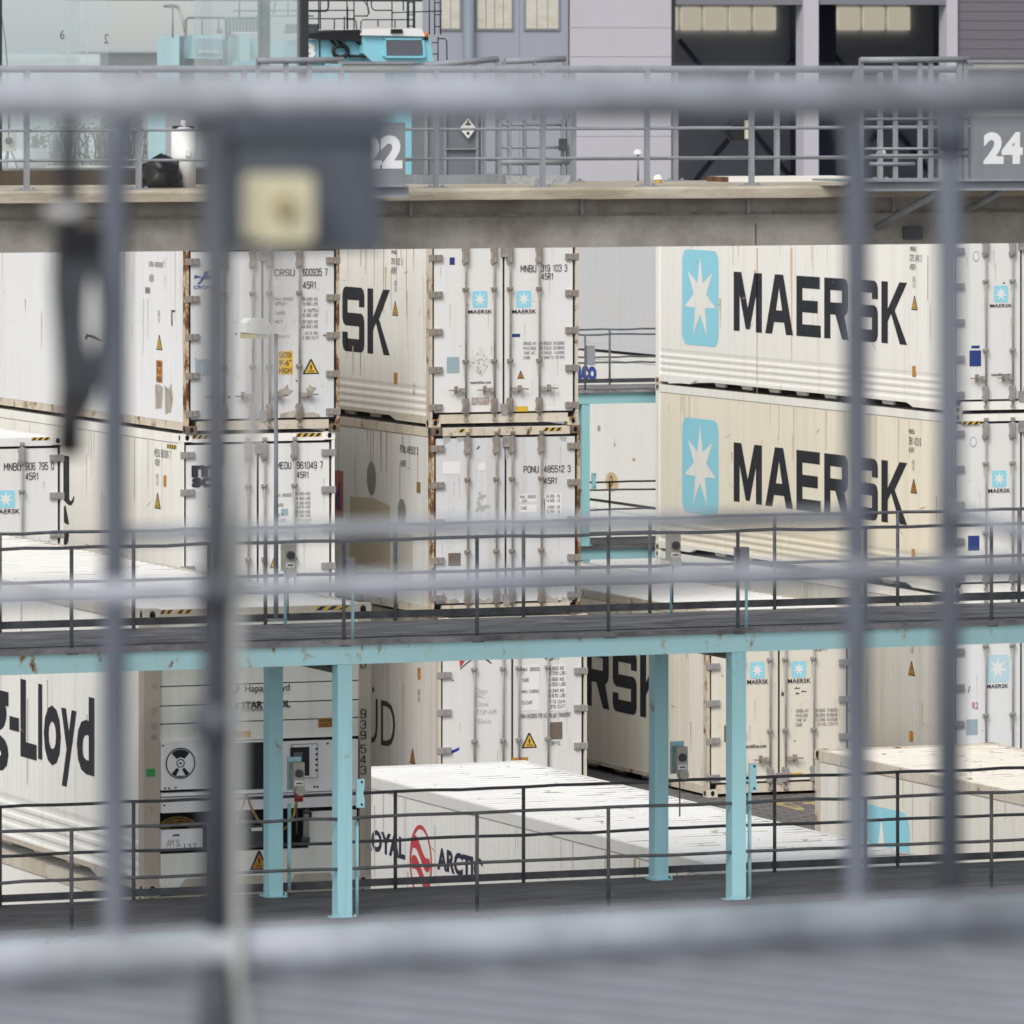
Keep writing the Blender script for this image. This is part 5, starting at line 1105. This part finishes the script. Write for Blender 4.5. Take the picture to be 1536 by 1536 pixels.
for a in (((463, 15.5), (531, 15.5)), ((463, 28), (533, 28)), ((478, -20), (478, 44)), ((480.5, -20), (480.5, 44)), ((501.5, 28), (501.5, 44)), ((516.5, 25), (516.5, 48)), ((520.5, -20), (520.5, 44)), ((521.5, 10), (521.5, 44)), ((531, -20), (531, 44)), ((588, -20), (588, 42)), ((605, -20), (605, 16)), ((592.5, 29), (592.5, 42)), ((567, 29), (567, 40)), ((644, -20), (644, 52)), ((589, 19), (663, 16.5)), ((611, -20), (611, 42)), ((613, -20), (613, 42)), ((620, -20), (620, 42)), ((622, -20), (622, 42)), ((652, -20), (652, 52)), ((661, -20), (661, 52)), ((657, 55), (657, 110)), ((648, 64), (657, 64)), ((649, 81), (657, 81))):
    b.tube(at(*a[0], CY)-og, at(*a[1], CY)-og, .014, 6)
for y in (-6, 3.5, 22, 39): b.tube(at(611, y, CY)-og, at(622, y, CY)-og, .012, 6)
for y in (-14, 4, 22, 40): b.tube(at(652, y, CY)-og, at(661, y, CY)-og, .012, 6)
for q in (((557, -20), (557, 8), (558.5, 13), (562, 15.5), (588, 15.5)), ((532, 24), (550, 24), (554, 20), (552, 10), (545, 0), (535, -20)), ((551, -20), (551, 8), (553, 20), (550, 25)), ((541, 44), (541.5, 33), (544, 29.5), (620, 29.5)), ((522, 29), (530, 29), (534, 32), (535, 44)), ((657, 58), (667, 58), (670, 61), (670.5, 100)), ((492, -20), (492, 12), (490, 15)), ((463, 17), (490, 17), (493, 12), (493.5, -20))):
    b.path([at(*p_, CY)-og for p_ in q], .013, 6)
b.build('guard_rail', PIPE, sc)
b = MB()
for x0, x1 in ((603, 637), (470, 500)):
    a, b_ = ix(x0, CY)-og.x, ix(x1, CY)-og.x; b.box(a, b_, .5, 1.0, .5, at(550, 90, CY).z); b.box(a, b_, 4.5, 5.0, .5, at(550, 90, CY).z)
    b.tube(((a+b_)/2, .55, .5), ((a+b_)/2, .95, .5), .5, 16, 1); b.tube(((a+b_)/2, 4.55, .5), ((a+b_)/2, 4.95, .5), .5, 16, 1)
b.build('leg', [CABT, BLACK], sc)
CY = 150.0; og = Vector((ix(350, CY), CY, 0))
CABP = painted('machine_hazed_teal', (.42, .66, .71), (.35, .5, .53), .25, .02, 62, .5, 1.5)  # machine teal with pale haze mixed into the colour
s2 = thing('straddle_carrier', 'pale teal straddle carrier with a railed cage seen through the glass screen', 'straddle carrier', og)
b = MB(); px_poly(b, [(375, 58), (470, 60), (470, 130), (375, 130)], CY+.3, 2, og); px_poly(b, [(360, 52), (375, 52), (375, 130), (360, 130)], CY, 1, og); px_poly(b, [(258, 53), (269, 53), (269, 130), (258, 130)], CY, 1, og); b.build('frame', CABP, s2)
b = MB(); px_poly(b, [(292, 52), (334, 52), (334, 88), (292, 88)], CY-.1, .8, og); px_poly(b, [(293, 58), (333, 58), (333, 83), (293, 83)], CY-.13, .02, og, 1); pn = b.build('front_panel', [CABP, mat('panel_slate', (.28, .42, .5), .5)], s2)
b = MB(); p0, p1 = at(297, 80, CY-.16)-og, at(328, 74.5, CY-.16)-og; put_text(b, 'APM TERMINALS', lambda u, v: (p0.x+(p1.x-p0.x)*u, p0.y, p0.z+(p1.z-p0.z)*v), .02); b.build('lettering', WHITE, pn)
b = MB(); px_poly(b, [(269, 54), (292, 56), (292, 130), (269, 130)], CY+.6, 1, og); px_poly(b, [(334, 60), (360, 56), (360, 130), (334, 130)], CY+.8, 1, og); px_poly(b, [(284, 68), (291, 68), (291, 82), (284, 82)], CY+.3, .3, og, 1); b.build('machinery', [mat('slate_blue', (.12, .2, .25), .6), BLACK], s2)
b = MB()
for q in (((278, 60), (279, 30), (282, 26.5), (336, 26.5), (339, 30), (340, 60)), ((341, 60), (341, 27), (392, 27))): b.path([at(*p_, CY)-og for p_ in q], .03, 6)
for a in (((303, 27), (303, 52)), ((328, 27), (328, 50)), ((345, 27), (345, 55)), ((350, 16), (460, 16)), ((359, -20), (359, 27)), ((388, -20), (388, 27)), ((405, 24), (470, 24)), ((415, -10), (410, 22)), ((432, -10), (432, 24))): b.tube(at(*a[0], CY)-og, at(*a[1], CY)-og, .018, 6)
b.tube(at(329, 44, CY)-og, at(329, 50, CY)-og, .06, 10); b.build('guard_rail', mat('rail_slate', (.12, .15, .17), .6), s2)
b = MB()
for k in range(9): px_poly(b, [(346+5*k, 28), (349.5+5*k, 28), (349.5+5*k, 48), (346+5*k, 48)], CY+.3, .3, og)
px_poly(b, [(346, 27), (391, 27), (391, 50), (346, 50)], CY+.5, .4, og); px_poly(b, [(350, 48), (391, 48), (391, 50.5), (350, 50.5)], CY+.2, .2, og, 1); b.build('louvre', [mat('louvre_grey', (.3, .33, .34), .6), WHITE], s2)
b = MB(); b.tube(at(259, 56, CY)-og, at(259, 8, CY)-og, .022, 6); px_poly(b, [(251, 8), (257, 6), (268, 8), (264, 12), (252, 11)], CY, .3, og); b.build('lamp_mast', mat('mast_grey', (.2, .22, .24), .6), s2)
b = MB(); b.path([at(*q, CY)-og for q in ((265, 9.5), (269, 14), (273, 26), (278, 48))], .035, 8); b.build('boom', mat('boom_cream', (.5, .46, .38), .6), s2)
b = MB()
for x0, x1 in ((375, 400), (262, 275)):
    a, b_ = ix(x0, CY)-og.x, ix(x1, CY)-og.x; b.box(a, b_, 1.2, 1.8, .5, at(350, 120, CY).z); b.tube(((a+b_)/2, 1.2, .5), ((a+b_)/2, 1.8, .5), .5, 14, 1)
b.build('leg', [CABP, BLACK], s2)

# ---------------------------------------------------------------- far background
Y = 420.0; og = Vector((ix(100, Y), Y, 0))
wh = thing('warehouse', 'long low pale warehouse on the horizon behind the glass', 'building', og)
def farbox(nm, x0, y0, x1, m, Y_, d=12, par=wh, o=og): b = MB(); px_poly(b, [(x0, y0), (x1, y0), (x1, 380), (x0, 380)], Y_, d, o); return b.build(nm, m, par)
farbox('pale_hall', -120, 81, 150, painted('far_pale', (.62, .67, .68), (.5, .55, .56), .2, 0, 71, .7, .2), Y); farbox('brown_hall', 116, 78.5, 700, painted('far_brown', (.4, .4, .42), (.34, .35, .38), .3, 0, 72, .7, .2), Y+15)
b = MB(); px_poly(b, [(41, 73), (90, 73), (90, 82), (41, 82)], Y+1, 6, og); px_poly(b, [(63, 69), (67, 69), (67, 73), (63, 73)], Y+1, 1, og); b.build('roof_plant', mat('far_slate', (.33, .4, .43), .7), wh)
b = MB(); px_poly(b, [(113, 76.5), (700, 76.5), (700, 79), (113, 79)], Y+14, 1, og); b.build('parapet', mat('far_slate', (.33, .4, .43)), wh)
Y = 380.0; og = Vector((ix(116, Y), Y, 0)); lm = thing('lattice_mast', 'thin pale steel lattice mast rising behind the glass screen', 'mast', og)
b = MB(); X0_, X1_ = ix(101, Y)-og.x, ix(131, Y)-og.x; dd = X1_-X0_; FAR = mat('mast_pale', (.5, .55, .56), .7)
for x, y in ((X0_, 0), (X1_, 0), (X0_+.35*dd, dd*.7), (X0_+.6*dd, dd*.8)):
    b.tube((x, y, 0), (x, y, 30), .03, 5)
for k in range(26):
    z = k*1.15; b.tube((X0_, 0, z), (X0_+.35*dd, dd*.7, z+1.15), .013, 4); b.tube((X1_, 0, z), (X0_+.6*dd, dd*.8, z+1.15), .013, 4)
    b.tube((X0_, 0, z), (X1_, 0, z), .014, 4)
b.build('lattice', FAR, lm)
def tree(px, Y, ztop, wid, label, seed):
    rr = random.Random(seed); X = ix(px, Y); t = thing('young_tree', label, 'tree', (X, Y, 0), 'thin trees behind the glass')
    b = MB(); b.tube((0, 0, 0), (0, 0, ztop*.62), .14, 8, 0, .07); lv = MB()
    for k in range(46):
        z0 = ztop*(.55+.25*rr.random()); a = rr.uniform(0, 6.28); q = [Vector((0, 0, z0))]; d = Vector((math.cos(a)*.55, math.sin(a)*.55, 1.1)).normalized()
        for s in range(5):
            q.append(q[-1]+d*ztop*.07); d = (d+Vector((rr.uniform(-.35, .35), rr.uniform(-.35, .35), .1))).normalized()
        for P in q:
            f_ = min(1, wid*.5/max(.01, math.hypot(P.x, P.y))); P.x *= f_; P.y *= f_; P.z = min(P.z, ztop)
        b.path(q, .018, 4)
        for s in range(16):
            P = q[rr.randrange(2, 6)]+Vector((rr.gauss(0, .14), rr.gauss(0, .14), rr.gauss(0, .16))); u = Vector((rr.uniform(-1, 1), rr.uniform(-1, 1), rr.uniform(-1, 1))).normalized()*.06; v = u.cross(Vector((rr.random(), rr.random(), rr.random()))).normalized()*.035
            lv.face([P-u, P+v, P+u, P-v], rr.randrange(2))
    b.build('trunk', mat('bark', (.11, .1, .085), .9), t); lv.build('crown', [mat('leaf_a', (.13, .17, .12), .7), mat('leaf_b', (.2, .24, .18), .7)], t)
tree(78, 200, at(78, 205, 200).z, 1.1, 'small twiggy tree at the left behind the glass screen', 1)
tree(140, 202, at(140, 192, 202).z, 2.3, 'larger twiggy tree in the middle behind the glass screen', 2)
tree(188, 206, at(188, 200, 206).z, 1.6, 'twiggy tree next to the black bag behind the glass screen', 4)
Y = 190.0; p = at(35, 262, Y); og = Vector((p.x, Y, 0))
tk = thing('storage_tank', 'white horizontal tank on legs low behind the glass screen', 'tank', og)
za, zb = at(35, 222, Y).z, at(35, 266, Y).z; rad = (za-zb)/2; a, b_ = ix(-40, Y)-og.x, ix(66, Y)-og.x
b = MB(); b.tube((a, 0, (za+zb)/2), (b_, 0, (za+zb)/2), rad, 20); b.build('shell', WHITE, tk); b = MB()
for x in (a+.3, b_-.3): b.box(x-.1, x+.1, -.2, .2, 0, zb+.1)
b.build('leg', GALV, tk)
Y = 188.0; og = Vector((ix(150, Y), Y, 0)); b = MB(); px_poly(b, [(95, 250), (203, 250), (205, 300), (95, 300)], Y, 3, og); 
sh = thing('storage_box', 'long cream site box low behind the glass screen', 'site box', og); b.build('box_body', painted('far_cream', (.68, .66, .58), (.5, .48, .4), .2, 0, 74), sh)
b = MB(); zt = at(150, 299, Y).z; b.box(-.7, -.5, .2, 2.8, 0, zt); b.box(.5, .7, .2, 2.8, 0, zt); b.build('support', GALVD, sh)

# ---------------------------------------------------------------- foreground walkway with railing, close to the camera
NY, NB = 10.04, 11.19
FG = mottled('foreground_steel', (.37, .39, .44), (.22, .235, .265), (6, 9, 6), .4, .62, .5)
FGD = mottled('foreground_dark', (.05, .054, .066), (.035, .038, .046), (9, 9, 9), .4, .66, .55)
FPOST = mottled('foreground_post', (.115, .13, .165), (.09, .10, .125), (9, 9, 3), .4, .66, .5)
NZ = 9.905; og = Vector((ix(768, NY), NY, NZ))
fg = thing('steel_walkway', 'blurred grey steel walkway and railing right in front of the camera', 'walkway', og)
xa, xb = -.95, 1.0
b = MB(); z = at(768, 145, NY).z-NZ; b.tube((xa, 0, z), (xb, 0, z), .0345, 18); top_ = b.build('top_rail', FG, fg)
b = MB(); z = at(768, 872, NY).z-NZ; b.tube((xa, 0, z), (xb, 0, z), .0185, 14); b.build('mid_rail', FG, fg)
b = MB(); z = at(768, 1408, NY).z-NZ; b.tube((xa, 0, z), (xb, 0, z), .036, 18); b.build('bottom_rail', FG, fg)
b = MB(); b.box(xa, xb, -3.2, .3, -.012, 0); 
for k in range(26):
    x = xa-1.6+k*.15; P0, P1 = Vector((x, .0, .002)), Vector((x+1.5, -2.4, .002)); 
    d = (P1-P0).normalized()*.036; n_ = Vector((d.y, -d.x, 0)); b.face([P0-n_, P1-n_, P1+n_, P0+n_], 1)
b.build('floor_plate', [mottled('foreground_floor', (.43, .455, .505), (.27, .285, .32), (5, 10, 5), .36, .66, .55), mat('floor_rib_shadow', (.19, .2, .23), .7)], fg)
def fx(px, Y=NY): return ix(px, Y)-og.x
def fz(py, px=768, Y=NY): return at(px, py, Y).z-NZ
pz = fz(145)
b = MB(); X = fx(324); b.tube((X, 0, -.02), (X, 0, pz), .0215, 14); 
for py in (885, 1082): b.tube((X, 0, fz(py, 324)-.025), (X, 0, fz(py, 324)+.025), .036, 14)
b.build('post', mottled('post_mid', (.075, .083, .102), (.045, .048, .056), (9, 9, 3), .4, .66, .5), fg)
zb_ = -.06
for px, bend in ((172, True), (1285, True), (1424, False)):
    X, yb = fx(px, NB), NB-NY
    if bend:
        s = 1 if px < 500 else -1
        q = [(X, yb, -.3), (X, yb, .3), (X, yb, pz-.17)]+[(X+s*.034*(1-math.cos(R(a_))), yb, pz-.17+.15*math.sin(R(a_))) for a_ in (15, 30, 45, 60, 75, 90)]
        MB().path(q, .0225, 12).build('post', FPOST, fg)
    else: MB().tube((X, yb, -.3), (X, yb, pz-.02), .0225, 12).tube((X, yb, pz-.1), (X, yb, pz), .03, 12).build('post', FPOST, fg)
b = MB(); zb2 = fz(788, 768, NB); b.tube((fx(172, NB), yb, zb2), (fx(1285, NB), yb, zb2), .0145, 12); b.build('mid_rail', FG, fg)
b = MB(); P = Vector((fx(1424, NB), yb, fz(765, 1424, NB))); b.tube(P, Vector((fx(1560, NB-.5), yb-.5, fz(808, 1560, NB-.5))), .0145, 12); b.build('mid_rail', FG, fg)
# control box on the post
ob = Vector((ix(450, NY-.02), NY-.03, at(450, 375, NY).z))
cbx = thing('control_box', 'blurred dark grey control box under the top rail with a cream push button unit', 'control box', ob)
a, b_ = ix(352, NY-.03)-ob.x, ix(572, NY-.03)-ob.x; b = MB(); b.box(a, b_, .0, .16, .0, .185); b.box(a-.012, b_+.012, -.01, .17, .165, .192); b.build('housing', FGD if False else mottled('box_slate', (.085, .098, .125), (.06, .07, .09), (9, 9, 9), .4, .65, .5), cbx)
a, b_ = ix(389, NY-.1)-ob.x, ix(471, NY-.1)-ob.x; zt, zb3 = at(420, 262, NY-.1).z-ob.z, at(420, 364, NY-.1).z-ob.z
CRE = mat('button_cream', (.58, .54, .38), .5); b = MB(); q = rounded(.12); b.prism(q, lambda u, v: (a+(b_-a)*u, -.07, zb3+(zt-zb3)*v), lambda u, v: (a+(b_-a)*u, .0, zb3+(zt-zb3)*v)); bu = b.build('push_button_unit', CRE, cbx)
b = MB(); X, Z = ix(429, NY-.11)-ob.x, at(418, 311, NY-.11).z-ob.z; b.tube((X, -.082, Z), (X, -.07, Z), .016, 14); b.build('knob', mat('knob_brown', (.32, .26, .14), .5), bu)
pts = [at(397, 368, NY-.08)-ob, at(397, 400, NY-.08)-ob, at(394, 500, NY-.07)-ob, at(380, 600, NY-.05)-ob, at(366, 690, NY-.04)-ob, at(359, 780, NY-.035)-ob, at(357, 900, NY-.03)-ob, at(356, 1100, NY-.03)-ob, at(356, 1300, NY-.03)-ob, at(357, 1400, NY-.035)-ob]
for k, (px_, yy_) in enumerate(((357, .06), (358, .1), (360, .2), (366, .5), (378, 1.0))): pts.append(Vector((ix(px_, NY-yy_), NY-yy_, NZ+.012))-ob)
MB().path([at(x_, y_, NY-.09+.0001*(y_-368))-ob for x_, y_ in ((428, 368), (430, 420), (426, 480), (412, 540), (392, 610), (372, 700), (352, 790), (346, 900))], .006, 8).build('cable', mat('cable_pale', (.36, .36, .355), .6), cbx)
MB().path(pts, .0095, 8).build('cable', mat('cable_pale', (.36, .36, .355), .6), cbx)
MB().path([Vector((ix(x_, NY-y_), NY-y_, NZ+.021)) - ob for x_, y_ in ((322, .03), (322, .1), (320, .4), (314, 1.0))], .0205, 8).build('conduit', FGD, cbx)
# hanging hook
oh = at(106, 180, NY+.1)
hk = thing('safety_hook', 'blurred dark steel latch hook with an oval eye hanging from the top rail at left', 'hook', oh)
def hpnt(x, y, d=0): v = at(x, y, NY+.1)-oh; return Vector((v.x, d, v.z))
b = MB(); b.tube(hpnt(104, 150), hpnt(103, 335), .0135, 10); b.build('stem', FGD, hk)
b = MB(); b.tube(hpnt(98, 308), hpnt(98, 326), .03, 16); b.build('collar', mat('collar_white', (.6, .6, .6), .5), hk)
N_ = 32; outer = []; inner = []
OUT = [(84, 340), (100, 332), (125, 335), (142, 345), (152, 372), (159, 420), (162, 470), (160, 530), (154, 575), (148, 600), (132, 612), (122, 640), (118, 670), (106, 682), (94, 676), (88, 640), (90, 590), (88, 540), (84, 480), (80, 420)]
cx_, cy_ = 137, 472
def ray(a):
    best = None
    for i in range(len(OUT)):
        (x0, y0_), (x1, y1_) = OUT[i], OUT[(i+1) % len(OUT)]
        dx, dy = math.cos(a), math.sin(a); ex_, ey_ = x1-x0, y1_-y0_; den = dx*ey_-dy*ex_
        if abs(den) < 1e-9: continue
        t = ((x0-cx_)*ey_-(y0_-cy_)*ex_)/den; u = ((x0-cx_)*dy-(y0_-cy_)*dx)/den
        if t > 0 and -1e-6 <= u <= 1+1e-6 and (best is None or t < best): best = t
    return (cx_+best*math.cos(a), cy_+best*math.sin(a))
for k in range(N_):
    a = 2*math.pi*k/N_; outer.append(ray(a)); inner.append((138+11*math.cos(a), 473+62*math.sin(a)))
b = MB()
for k in range(N_):
    j = (k+1) % N_; o0, o1, i0, i1 = outer[k], outer[j], inner[k], inner[j]
    for d in (-.012, .012): b.face([hpnt(*q, d) for q in (o0, o1, i1, i0)])
    b.face([hpnt(*o0, -.012), hpnt(*o1, -.012), hpnt(*o1, .012), hpnt(*o0, .012)]); b.face([hpnt(*i0, -.012), hpnt(*i1, -.012), hpnt(*i1, .012), hpnt(*i0, .012)])
b.build('hook_body', mottled('hook_grey', (.06, .064, .075), (.035, .037, .043), (9, 9, 9)), hk); b = MB(); b.tube(hpnt(104, 590, -.004), hpnt(102, 684, -.004), .021, 12); b.build('grip', BLACK, hk)
b = MB(); b.box(hpnt(84, 0).x, hpnt(150, 0).x, -.02, .02, hpnt(0, 385).z, hpnt(0, 338).z); b.build('clamp', BLACK, hk)
